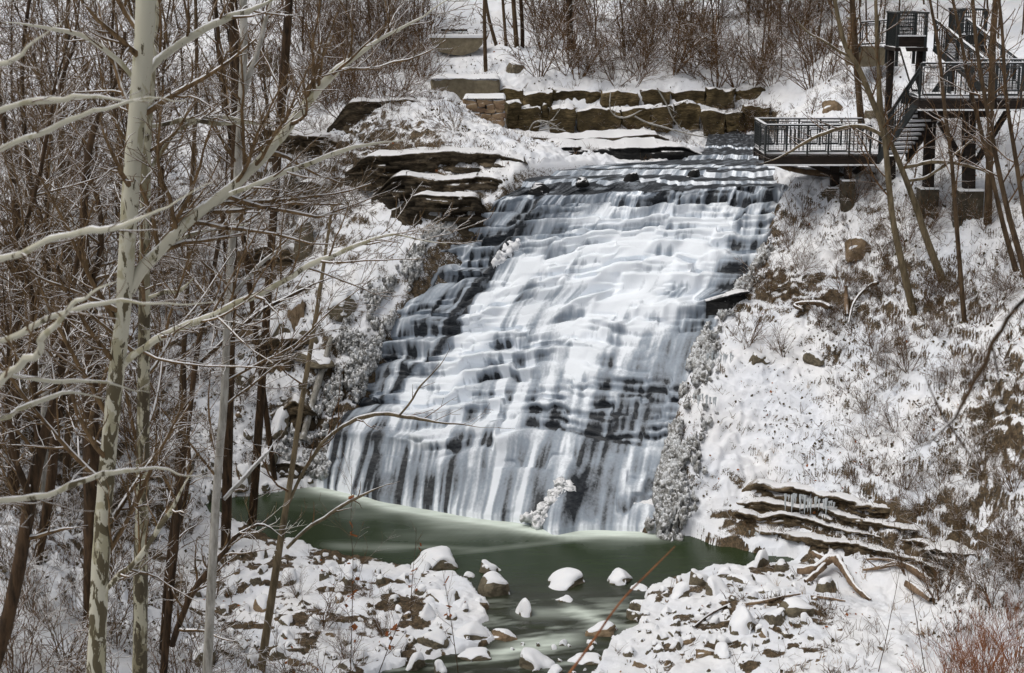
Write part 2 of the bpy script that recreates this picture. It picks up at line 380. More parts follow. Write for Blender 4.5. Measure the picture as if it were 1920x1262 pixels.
def relief(XX, YY):
    Z = tps(XX, YY)
    wob = fbm2(XX * .35, YY * .35, 4, 3)
    sdp = sdist(XX + .35 * fbm2(XX * .8, YY * .8, 3, 50), YY + .35 * fbm2(XX * .8, YY * .8, 3, 51), POOL)
    sdf = sdist(XX, YY, FP)
    low = sst(1.6, .3, Z) * (YY > 30)                      # valley floor
    far = sst(84, 100, YY)
    slope_w = (1 - low) * sst(36, 42, YY)
    Z = Z + wob * .55 * slope_w * sst(.3, 2.5, np.abs(sdf)) 
    # ledges: layered rock breaks the slopes into risers and treads
    px, py = proj(XX, YY, Z)
    right = sst(1280, 1400, px) * sst(250, 420, py)
    left = sst(760, 600, px) * sst(200, 300, py)
    band = np.exp(-((Z - 1.6) / 1.4) ** 2) * sst(1330, 1420, px)
    for h, sd, k in ((1.15, 11, .6), (.42, 12, .95), (.18, 13, .35)):
        q = Z / h + fbm2(XX * .5 / h ** .5, YY * .5 / h ** .5, 4 if h > .3 else 2, sd) * 1.5
        f = q - np.floor(q)
        wgt = slope_w * k * (.25 + .55 * right + .5 * left) * sst(-.35, .35, fbm2(XX * .3, YY * .3, 3, sd + 40) + .35 + .8 * band)
        Z = Z + wgt * h * (sst(.55, .95, f) - f + .1) * (1 - far)
    calm = sst(82, 86, YY)
    # lumps: leaf litter, stones and tussocks under snow
    Z = Z + slope_w * (.16 * fbm2(XX * 1.6, YY * 1.6, 4, 21) + .07 * fbm2(XX * 6, YY * 6, 3, 22)) * (1 - .7 * far) * (1 - .6 * calm)
    r = 1 - np.abs(fbm2(XX * 1.1, YY * 1.1, 3, 23)); Z = Z + slope_w * .16 * r ** 3
    # gravel bars
    Z = np.where(sdp < 0, np.maximum(Z, .1), Z)
    Z = Z + low * (.10 * fbm2(XX * 1.5, YY * 1.5, 4, 31) + .10 * sst(.1, .5, fbm2(XX * 1.9, YY * 1.9, 3, 33)) + .04 * fbm2(XX * 7, YY * 7, 3, 32)) * sst(38, 42, YY)
    Z = np.where(sdp < 0, np.maximum(Z, .04 + .12 * sst(0, .5, -sdp)), Z)
    bed = -.45 * sst(0, .9, sdp) - .02
    Z = np.where((sdp > 0), np.minimum(Z, bed + .15 * fbm2(XX * 2, YY * 2, 3, 34) * sst(0, .6, sdp)), Z)
    # under the falls
    Z = Z - sst(-.1, .7, sdf) * 1.3 * (YY > 56) * (sdf > -.1)
    ups = (YY > 67.5) & (sdf > -.3)
    Z = np.where(ups, np.minimum(Z, 11.9 - 1.2 * sst(-.3, .5, sdf)), Z)
    return Z, sdp, sdf
ZZ, SDP, SDF = relief(XX, YY)
def ground(x, y):
    x = np.asarray(x, float); y = np.asarray(y, float)
    i = np.clip(np.searchsorted(GX, x) - 1, 0, len(GX) - 2); j = np.clip(np.searchsorted(GY, y) - 1, 0, len(GY) - 2)
    fx = np.clip((x - GX[i]) / (GX[i + 1] - GX[i]), 0, 1); fy = np.clip((y - GY[j]) / (GY[j + 1] - GY[j]), 0, 1)
    return (ZZ[j, i] * (1 - fx) + ZZ[j, i + 1] * fx) * (1 - fy) + (ZZ[j + 1, i] * (1 - fx) + ZZ[j + 1, i + 1] * fx) * fy
_ks = np.arange(24, 150, .1)
def pg(px, py):
    """where the ray through a photo point meets the ground"""
    d = ray(px, py); k = _ks / d[1]
    z = CAMZ + d[2] * k; g = ground(d[0] * k, _ks)
    m = np.nonzero(z <= g)[0]
    if len(m) == 0: return at(px, py, 120)
    Y = _ks[m[0]]; p = at(px, py, Y); p[2] = ground(p[0], p[1]); return p
# how bare the ground is of snow: brushy and rocky zones
PX, PY = proj(XX, np.maximum(YY, 1.), ZZ)
def blob(cx, cy, rx, ry): return np.exp(-((PX - cx) / rx) ** 2 - ((PY - cy) / ry) ** 2) * (YY > 30)
bare = -.28 + .12 * fbm2(XX * .4, YY * .4, 3, 61)
bare = bare + .55 * blob(760, 260, 110, 55) + .35 * blob(850, 350, 110, 50) + .25 * blob(1700, 560, 170, 60) + .35 * blob(1880, 780, 90, 120) + .3 * blob(1830, 1040, 130, 70) + .4 * blob(1420, 470, 60, 90)
bare = bare + .3 * blob(1600, 970, 190, 40) * 1.0 + .5 * blob(1420, 220, 60, 26) + .30 * blob(120, 700, 260, 500) + .3 * blob(1230, 900, 60, 120) + .3 * blob(640, 760, 70, 110) + .22 * blob(600, 330, 120, 100) + .25 * blob(1480, 560, 110, 50) + .2 * blob(1400, 40, 350, 60)
bare = np.minimum(bare, .17) - .35 * blob(1350, 1000, 70, 25) - .22 * sst(1.0, .3, ZZ) * (YY > 30) + (1.0 * sst(-.02, .34, fbm2(XX * 1.3, YY * 1.3, 4, 66)) * (YY > 38) * sst(1.2, .7, ZZ) * sst(1700, 1480, PX) * (sst(900, 1010, PY))) + .35 * sst(0.12, 0, ZZ) * (YY > 30) * (SDP > -.4)
g_o = mesh_np('snowy_ground', np.stack([XX, YY, ZZ], -1).reshape(-1, 3), gridF(len(GY), len(GX)), M['ground'], True, attrs={'bare': bare.ravel()})
tag(g_o, kind='structure')

# ------------------------------------------------------------ the falls
def m_fall():
    t = NT('falling_water'); c = t.co((1, 1, .35))
    cov = t.attr('cov')
    n = t.noise(7, 4, .6, t.co((1.6, 1.6, .22)))
    rk = t.ramp(t.noise(4, 5, .6, t.co((1, 1, 3))), [(.35, (.012, .015, .02)), (.65, (.05, .055, .062))])
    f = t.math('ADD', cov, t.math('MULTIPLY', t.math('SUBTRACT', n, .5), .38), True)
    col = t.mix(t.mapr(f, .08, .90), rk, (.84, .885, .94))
    col = t.mix(t.math('MULTIPLY', t.math('MULTIPLY', t.mapr(f, .1, .5), t.mapr(f, .9, .45)), .6), col, (.21, .275, .36))  # blue-grey mid tone: thin water with shade put into its colour
    ic = t.attr('ice')
    col = t.mix(ic, col, (.6, .63, .66))
    t.bump(t.noise(5, 4, .6, t.co((2, 2, .5))), .25, .05)
    return t.fin(col, t.mapr(f, 0., .7, .5, .7), .22)
COVX = np.array([600, 680, 760, 840, 920, 1000, 1080, 1160, 1240, 1320, 1400, 1480], float)
COVY = np.array([300, 330, 348, 365, 420, 480, 540, 600, 660, 720, 780, 840, 900, 960, 1000], float)
COV = np.array([  # water brightness: foam coverage and painted shading in one table
 [.2, .2, .2, .2, .2, .2, .2, .3, .3, .3, .3, .25],
 [.2, .2, .2, .2, .2, .4, .55, .5, .5, .6, .5, .3],
 [.2, .2, .2, .2, .2, .3, .28, .24, .24, .22, .2, .2],
 [.2, .2, .2, .25, .3, .6, .75, .7, .65, .6, .5, .3],
 [.2, .2, .2, .25, .36, .70, .98, .98, .95, 1.0, .75, .15],
 [.2, .2, .2, .32, .40, .92, .98, 1.0, 1.0, .98, .6, .10],
 [.2, .2, .22, .30, .45, .95, .85, 1.0, .98, .9, .35, .1],
 [.2, .2, .30, .33, .85, .95, .95, .9, .95, .75, .2, .1],
 [.2, .3, .35, .85, .98, .9, .85, .8, .75, .5, .2, .1],
 [.2, .32, .6, .98, .95, .9, .8, .65, .70, .5, .2, .1],
 [.35, .5, .95, .98, .92, .85, .70, .55, .65, .4, .2, .1],
 [.6, .85, .75, .75, .65, .62, .5, .60, .70, .6, .2, .1],
 [.95, .80, .38, .5, .48, .42, .42, .70, .66, .6, .2, .1],
 [.9, .9, .8, .7, .66, .6, .5, .68, .66, .6, .2, .1],
 [.9, .9, .9, .9, .8, .75, .7, .75, .7, .6, .2, .1]])
def bil(x, y):
    i = np.clip(np.searchsorted(COVX, x) - 1, 0, len(COVX) - 2); j = np.clip(np.searchsorted(COVY, y) - 1, 0, len(COVY) - 2)
    fx = np.clip((x - COVX[i]) / (COVX[i + 1] - COVX[i]), 0, 1); fy = np.clip((y - COVY[j]) / (COVY[j + 1] - COVY[j]), 0, 1)
    return (COV[j, i] * (1 - fx) + COV[j, i + 1] * fx) * (1 - fy) + (COV[j + 1, i] * (1 - fx) + COV[j + 1, i + 1] * fx) * fy
NU, NV = 760, 1000
U, T = np.meshgrid(np.linspace(-.015, 1.015, NU), np.linspace(0, 1.02, NV))
bx, by, bz = fall_pt(U, T)
# step phase: irregular ledges, broken sideways, big ones near the bottom
S_ = U * 11.0                                    # metres across
def cells(x, row, width, seed):
    """piecewise nearly constant value along x: blocks with soft joints"""
    c = x / width + 13.7 * vn2(row * 1.7, row * 0 + .5, seed); i = np.floor(c); f = c - i
    a = _h(i, row, i * 0, seed); b = _h(i + 1, row, i * 0, seed)
    return a + (b - a) * sst(.72, 1., f)
tl = np.clip(U, 0, 1); prof = T + .035 * np.sin(T * 9) + .15 * (np.minimum(tl, .55) + .10 * np.sin(np.clip((tl - .3) / .5, 0, 1) * np.pi) - .2 * np.clip(tl - .6, 0, 1)) * sst(.02, .22, T) * sst(1.0, .8, T)
ap = fbm2(S_ * .22, T * 3, 2, 71)
warp = .06 * fbm2(S_ * 1.2, T * 8, 3, 72)
def stairs(N, slow, blkw, blka, seed):
    q = prof * N + ap * slow + fbm2(S_ * .9, T * N * .5, 3, seed) * slow * .35
    r = np.floor(q)
    q = q + (cells(S_ + warp * 6, np.floor(T * N * .5), blkw, seed + 5) - .5) * blka
    f = q - np.floor(q)
    return q, np.floor(q), f, np.where(f < .25, sst(0, .25, f), 1 - (f - .25) / .75)
q1, k1, f1, st1 = stairs(14, .5, .9, .7, 171)
q2, k2, f2, st2 = stairs(31, .7, .55, .9, 172)
n_amp1 = vn2(S_ * .95 + k1 * 7.7, k1 * 1.3, 81)
amp1 = .12 + 1.15 * sst(.3, .68, n_amp1)
amp2 = 1.1 * sst(.35, .8, vn2(S_ * .9 + k2 * 3.1, k2 * .7, 82))
fine_r = sst(.45, .62, U - .25 * (T - .5)) * sst(.40, .55, T)      # smoother, finely stepped slope low on the right
tall = sst(.60, .48, U) * sst(.76, .82, T + .05 * fbm2(S_ * .6, T * 0 + 5, 3, 188) + .03 * np.sin(S_ * 1.1))                          # one tall drop at the lower left
amp1 = amp1 * (1 - .62 * fine_r) * (1 - .85 * tall); amp2 = amp2 * (1 - .9 * tall) * (1 + .3 * fine_r)
ub = np.interp(T + .0 * U, [0, .3, .5, .62, .74, .8, 1], [.15, .20, .20, .13, .05, -.05, -.1]) + .035 * fbm2(S_ * .4, T * 9, 3, 99)
big = sst(.1, .3, T); bulge = .35 + .65 * (1 - np.abs(2 * ((S_ * .9 + 3.3 * k1 + .5 * warp) % 1) - 1) ** 3)
D = (st1 - .5) * .60 * amp1 * (.45 + .6 * big) * (.7 + .3 * bulge) + (st2 - .5) * .20 * amp2
D += .05 * fbm2(S_ * 1.6, T * 5, 3, 83)
D += .9 * sst(.62, .45, U) * (sst(.70, .80, T) * np.clip((1.0 - T) / .2, 0, 1)) + .28 * np.exp(-((U - ub) / .018) ** 2) * (T < .78)
D += .55 * np.exp(-((U - .735) / .035) ** 2) * sst(.72, .95, T)
fade = sst(0, .03, T)
D *= fade
def blur(A, n, axis):
    k = np.hanning(n + 2)[1:-1]; k /= k.sum(); p = [(0, 0), (0, 0)]; p[axis] = (n // 2, n // 2)
    B = np.pad(A, p, mode='edge'); o = np.zeros_like(A)
    for i in range(n): o += k[i] * (B[i:i + A.shape[0]] if axis == 0 else B[:, i:i + A.shape[1]])
    return o
D = blur(blur(D, 15, 0), 21, 1)
lipn = 1.5 * fbm2(U[0] * 9, U[0] * 0 + 3.3, 5, 87, .6)
D += (lipn[None] * sst(.12, .0, T))
nx, ny = -.40, -.917
fx_ = bx + nx * D; fy_ = by + ny * D
fz_ = bz + ((st1 - .5) * .22 * amp1 + (st2 - .5) * .09 * amp2) * fade
fz_ = np.where(T > .985, np.minimum(fz_, -.02), fz_)
fpx, fpy = proj(fx_, fy_, fz_)
C0 = bil(fpx + 25 * fbm2(S_ * .5, T * 6, 3, 88), fpy) * (1 - .27 * sst(.30, .75, T))
# streaks run with the flow
su = S_ - .9 * T + .10 * fbm2(S_ * .8, T * 5, 2, 91)
stA = fbm2(su * 1.7, T * 2.4, 3, 92); stB = fbm2(su * 5.5, T * 3.2, 3, 93); stC = fbm2(su * 13, T * 4, 2, 97)
clump = fbm2(S_ * .9 + T * 4, T * 11, 3, 94)
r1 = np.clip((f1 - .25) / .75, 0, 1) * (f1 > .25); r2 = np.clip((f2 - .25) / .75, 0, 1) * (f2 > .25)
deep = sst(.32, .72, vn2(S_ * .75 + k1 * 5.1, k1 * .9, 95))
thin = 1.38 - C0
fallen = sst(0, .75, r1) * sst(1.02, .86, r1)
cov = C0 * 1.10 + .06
cov = cov - fallen * (.10 + .75 * deep) * amp1 * (.25 + .62 * thin) - sst(.1, .75, r2) * sst(1., .85, r2) * amp2 * .42 * thin  # thinner water and shade below each lip, darkened into the colour
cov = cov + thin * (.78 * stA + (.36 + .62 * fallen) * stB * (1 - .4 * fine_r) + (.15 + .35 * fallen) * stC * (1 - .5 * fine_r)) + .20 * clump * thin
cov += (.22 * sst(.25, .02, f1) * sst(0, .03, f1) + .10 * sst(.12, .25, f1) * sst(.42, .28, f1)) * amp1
cov = cov + tall * (.26 * stB + .95 * fbm2(su * 1.0, T * 1.0, 3, 197) - .30)
cov = cov - fine_r * .07 + fine_r * (.05 * stC + .18 * fbm2(su * 6, T * 40, 3, 198))
cov = cov + .16 * sst(.965, .99, T)
left_dark = sst(ub + .03, ub - .03, U)
cov = cov * (1 - .25 * left_dark) + left_dark * .16 * (stB + .3)
cov = cov * (1 - .92 * np.exp(-((U - ub) / (.010 + .010 * vn2(T * 14, U * 0, 199))) ** 2) * (T < .77))
cov = blur(blur(cov, 11, 0), 7, 1)
cov = np.clip(cov, 0, 1)
# upstream shelves
up_prof = [(0, 0), (1.1, .03), (1.3, .12), (2.5, .15), (2.75, .34), (3.5, .36), (3.7, .44), (6.0, .46), (6.3, .62), (9, .65), (9.3, .72), (14.6, .78)]
NU2, NV2 = NU, 260
yy = np.linspace(14.6, 0.0, NV2 + 1)[:-1]
Y2 = 0; U2, DY = np.meshgrid(np.linspace(-.015, 1.015, NU), yy)
x0, y0, z0 = fall_pt(U2[0], 0.0)
pz = np.interp(DY + (1.0 * fbm2(U2 * 6, DY * .2, 4, 101) + .5 * fbm2(U2 * 30, DY * .5, 2, 107)) * sst(.0, 1.2, DY), [a for a, _ in up_prof], [b for _, b in up_prof])
Yw = y0[None] + DY + 0
Lp = np.interp(Yw, [67.2, 68.5, 70, 72.8, 75, 81.5], [945, 985, 1050, 1262, 1322, 1330]); Rp = np.interp(Yw, [66.9, 68.5, 72, 77, 81.5], [1478, 1462, 1455, 1448, 1442])
zz2 = z0[None] + (11.2 - z0[None]) * sst(0, 1.5, DY) + pz + .03 * fbm2(U2 * 14, DY * 1.5, 3, 102)
f_ = Yw * CP - (zz2 - CAMZ) * SP
Xw = ((Lp + (Rp - Lp) * U2) - 960) / FPX * f_
Xw = Xw * sst(0, .8, DY) + x0[None] * (1 - sst(0, .8, DY))
lw = lipn[None] * sst(2.2, 0, DY); Xw = Xw + nx * lw; Yw = Yw + ny * lw
up = np.stack([Xw, Yw, zz2], -1)
slope = np.abs(np.gradient(pz, axis=0)); slope = sst(.002, .012, slope)
cov2 = .05 + .35 * np.clip(fbm2(U2 * 26, DY * 3.0, 4, 109), 0, 1) + .75 * slope * (.35 + 1.1 * np.clip(fbm2(U2 * 40, DY * .6, 3, 103) + .4, 0, 1)) + .10 * fbm2(U2 * 10, DY * 2.5, 4, 104) + .3 * sst(.25, 0, DY) * np.clip(fbm2(U2 * 22, DY, 3, 105) + .3, 0, 1)
V = np.concatenate([up.reshape(-1, 3), np.stack([fx_, fy_, fz_], -1).reshape(-1, 3)])
cov_shadeA = np.concatenate([np.clip(cov2, 0, 1).ravel(), cov.ravel()])
fall = mesh_np('waterfall', V, gridF(NV2 + NV, NU), m_fall(), True, attrs={'cov': cov_shadeA, 'ice': np.zeros(len(V))})
tag(fall, kind='structure')

# ------------------------------------------------------------ pool and creek
def m_pool():
    t = NT('pool_water'); fo = t.attr('foam'); sh = t.attr('shallow')
    nn = t.noise(1.2, 4, .6, t.co((.45, 2.2, 1)))
    base = t.mix(sh, (.026, .040, .017), (.034, .037, .025))
    base = t.mix(t.mapr(nn, .45, .75, 0, .3), base, (.045, .066, .028))
    f = t.math('MULTIPLY', fo, t.mapr(t.noise(2.0, 3, .5, t.co((.35, 1.6, 1))), .2, .75, .65, 1.15), True)
    col = t.mix(f, base, (.74, .82, .74))
    t.bump(t.noise(1.6, 3, .55, t.co((.8, 2.0, 1))), t.math('ADD', t.math('MULTIPLY', sh, .35), .05), .05)
    return t.fin(col, t.mapr(f, 0, .5, .25, .6), .12)
wx = np.arange(-17, 13, .09); wy = np.arange(30, 62, .09)
WX, WY = np.meshgrid(wx, wy)
base_u = np.linspace(0, 1, 60); bp = np.stack(fall_pt(base_u, 1.0), -1)
dmin = np.full(WX.shape, 1e9); bu = np.zeros(WX.shape)
for a, u_ in zip(bp, base_u):
    d = np.hypot(WX - a[0], WY - a[1]); m = d < dmin; dmin = np.where(m, d, dmin); bu = np.where(m, u_, bu)
wpx, wpy = proj(WX, WY, 0 * WX)
reach = np.interp(bu, [0, .12, .3, .45, .6, .72, .8, .9, 1], [.7, .7, 1.05, 1.3, .7, .3, .7, .65, .4]) * (1 + .5 * fbm2(WX * .5, WY * .9, 3, 110))
foam = .75 * np.exp(-(dmin / np.maximum(reach, .1)) ** 1.3) + .8 * np.exp(-(dmin / .34) ** 1.5)
sw = lambda x0, y0, x1, y1, w: np.exp(-((np.abs((wpx - x0) * (y1 - y0) - (wpy - y0) * (x1 - x0)) / math.hypot(x1 - x0, y1 - y0)) / w) ** 2) * sst(-.1, .25, ((wpx - x0) * (x1 - x0) + (wpy - y0) * (y1 - y0)) / ((x1 - x0) ** 2 + (y1 - y0) ** 2)) * sst(1.1, .6, ((wpx - x0) * (x1 - x0) + (wpy - y0) * (y1 - y0)) / ((x1 - x0) ** 2 + (y1 - y0) ** 2))
foam = foam + .25 * sw(680, 945, 900, 975, 5) + .16 * sw(830, 1040, 1180, 1000, 4) + .2 * sw(700, 1022, 920, 1030, 4) + .22 * sw(600, 1022, 780, 1030, 7)
foam = foam + .45 * sw(900, 1235, 1110, 1185, 10) + .35 * sw(960, 1150, 1120, 1150, 9) + .35 * sw(930, 1210, 1120, 1200, 9) + .3 * sw(1050, 1130, 1180, 1190, 8)
rap = sst(1105, 1150, wpy); foam = foam + rap * .42 * sst(.15, .65, fbm2(WX * .55 + WY * .5, WY * 2.2 - WX * .6, 4, 112) + .12)
shal = sst(1060, 1120, wpy)
wz = rap * .035 * fbm2(WX * 1.1, WY * 2.6, 3, 113)
wat = mesh_np('water', np.stack([WX, WY, wz], -1).reshape(-1, 3), gridF(len(wy), len(wx)), m_pool(), True, attrs={'foam': np.clip(foam, 0, 1).ravel(), 'shallow': shal.ravel()})
tag(wat, kind='structure')
# ------------------------------------------------------------ boulders
import bmesh
def ico(sub):
    bm = bmesh.new(); bmesh.ops.create_icosphere(bm, subdivisions=sub, radius=1)
    V = np.array([v.co[:] for v in bm.verts]); F = np.array([[v.index for v in f.verts] for f in bm.faces]); bm.free(); return V, F
ICO = {k: ico(k) for k in (2, 3, 4)}
def vnormals(V, F):
    n = np.cross(V[F[:, 1]] - V[F[:, 0]], V[F[:, 2]] - V[F[:, 0]]); N = np.zeros_like(V)
    for i in range(3): np.add.at(N, F[:, i], n)
    return N / (np.linalg.norm(N, axis=1, keepdims=True) + 1e-9)
def rock_mesh(seed, sub=4, cuts=9, rough=.16, flat=.62):
    r = np.random.default_rng(seed); V, F = ICO[sub]; V = V.copy()
    V *= np.array([1, .85, flat])
    for i in range(cuts):
        n = r.normal(size=3); n[2] = abs(n[2]) * (.3 if i % 2 else 1) + .05; n /= np.linalg.norm(n); d = r.uniform(.38, .66)
        ex = V @ n - d; V = V - np.outer(np.clip(ex, 0, None) * .93, n)
    s = seed * 3.1
    q = V * 1.7 + s; V += vnormals(V, F) * ((vn3(q[:, 0], q[:, 1], q[:, 2], seed) - .5) * rough * 2)[:, None]
    q = V * 6 + s; V += vnormals(V, F) * ((vn3(q[:, 0], q[:, 1], q[:, 2], seed + 1) - .5) * rough * .4)[:, None]
    V /= np.abs(V[:, 0]).max(); V[:, 2] /= V[:, 2].max(); V[:, 1] /= np.abs(V[:, 1]).max()
    return V, F     # x,y in -1..1, z up to 1
ADJ = {}
def cap_mesh(V, F, thick, lo, hi, seed):
    N = vnormals(V, F)
    q = V * 2.2 + seed; nz = N[:, 2] + .35 * (vn3(q[:, 0], q[:, 1], q[:, 2], seed + 5) - .5) + .12 * V[:, 2]
    k = sst(lo, hi, nz)
    key = len(V)
    if key not in ADJ:
        E = np.concatenate([F[:, [0, 1]], F[:, [1, 2]], F[:, [2, 0]]]); ADJ[key] = E
    E = ADJ[key]
    def lap(a):
        s = np.zeros_like(a); c = np.zeros(len(a)); np.add.at(s, E[:, 0], a[E[:, 1]]); np.add.at(c, E[:, 0], 1); return s / (c[:, None] if a.ndim > 1 else c)
    k = .5 * k + .5 * lap(k)
    O = V - N * .05 * (1 - sst(.0, .25, k))[:, None]
    O = O + (N * .35 + np.array([0, 0, .65])) * (thick * sst(.05, .5, k) * (.8 + .5 * vn3(q[:, 0] * .7, q[:, 1] * .7, q[:, 2] * .7, seed + 9)))[:, None]
    for _ in range(1):
        L = lap(O); O = np.where((k > .3)[:, None], .5 * O + .5 * L, O)
    return O
ROCKS = []
def make_rock_proto(seed, sub, thick, lo, hi, cuts, mat, flat=.62):
    V, F = rock_mesh(seed, sub, cuts, .16, flat)
    C_ = cap_mesh(V, F, thick, lo, hi, seed)
    a = mesh_np('boulder', V, F, mat, False); a.data.polygons.foreach_set('use_smooth', np.zeros(len(F), bool))
    b = mesh_np('snow_cap', C_, F, M['snow'], True, a)
    return a
PROTO = {'full': [make_rock_proto(200 + i, 4, .08, .26, .55, 12, M['boulder']) for i in range(4)],
         'half': [make_rock_proto(220 + i, 4, .10, .34, .6, 13, M['boulder']) for i in range(5)],
         'bare': [make_rock_proto(240 + i, 4, .08, .60, .80, 14, M['boulder'] if i % 2 else M['boulder_tan']) for i in range(4)],
         'wet': [make_rock_proto(280 + i, 3, .05, .8, .95, 12, M['ledge_wet'], .5) for i in range(3)],
         'small': [make_rock_proto(260 + i, 3, .14, .18, .55, 10, M['boulder'], .8) for i in range(6)]}
used = set()
def place_rock(kind, i, loc, size, rz, label, group=None, name='boulder', tilt=0.):
    p = PROTO[kind][i % len(PROTO[kind])]
    if p.name not in used: used.add(p.name); o = p
    else: o = dup(p)
    o.location = loc; o.scale = size; o.rotation_euler = (0, tilt, rz); o.name = name
    tag(o, label, 'boulder' if name == 'boulder' else 'stone', group); ROCKS.append(o); return o
def rock_px(kind, i, cx, cy, w, h, label, z=None, rz=0., group=None, tilt=0.):
    base = pg(cx, cy + h * .3) if z == 'g' else onz(cx, cy + h * .32, z)
    dist = math.hypot(base[1], CAMZ - base[2]); sx = w / FPX * dist * .56; hm = h / FPX * dist * 1.1
    el = math.atan2(CAMZ - base[2], base[1]); sy = sx * .8
    sz = max(hm * .5, (hm - 2 * sy * math.sin(el) * .75) / math.cos(el)) * .92
    place_rock(kind, i, (base[0], base[1], base[2] - .05 * sz), (sx, sy, sz * 1.08), rz, label, group, 'boulder', tilt)
def gz(cx, cy): return 'g'
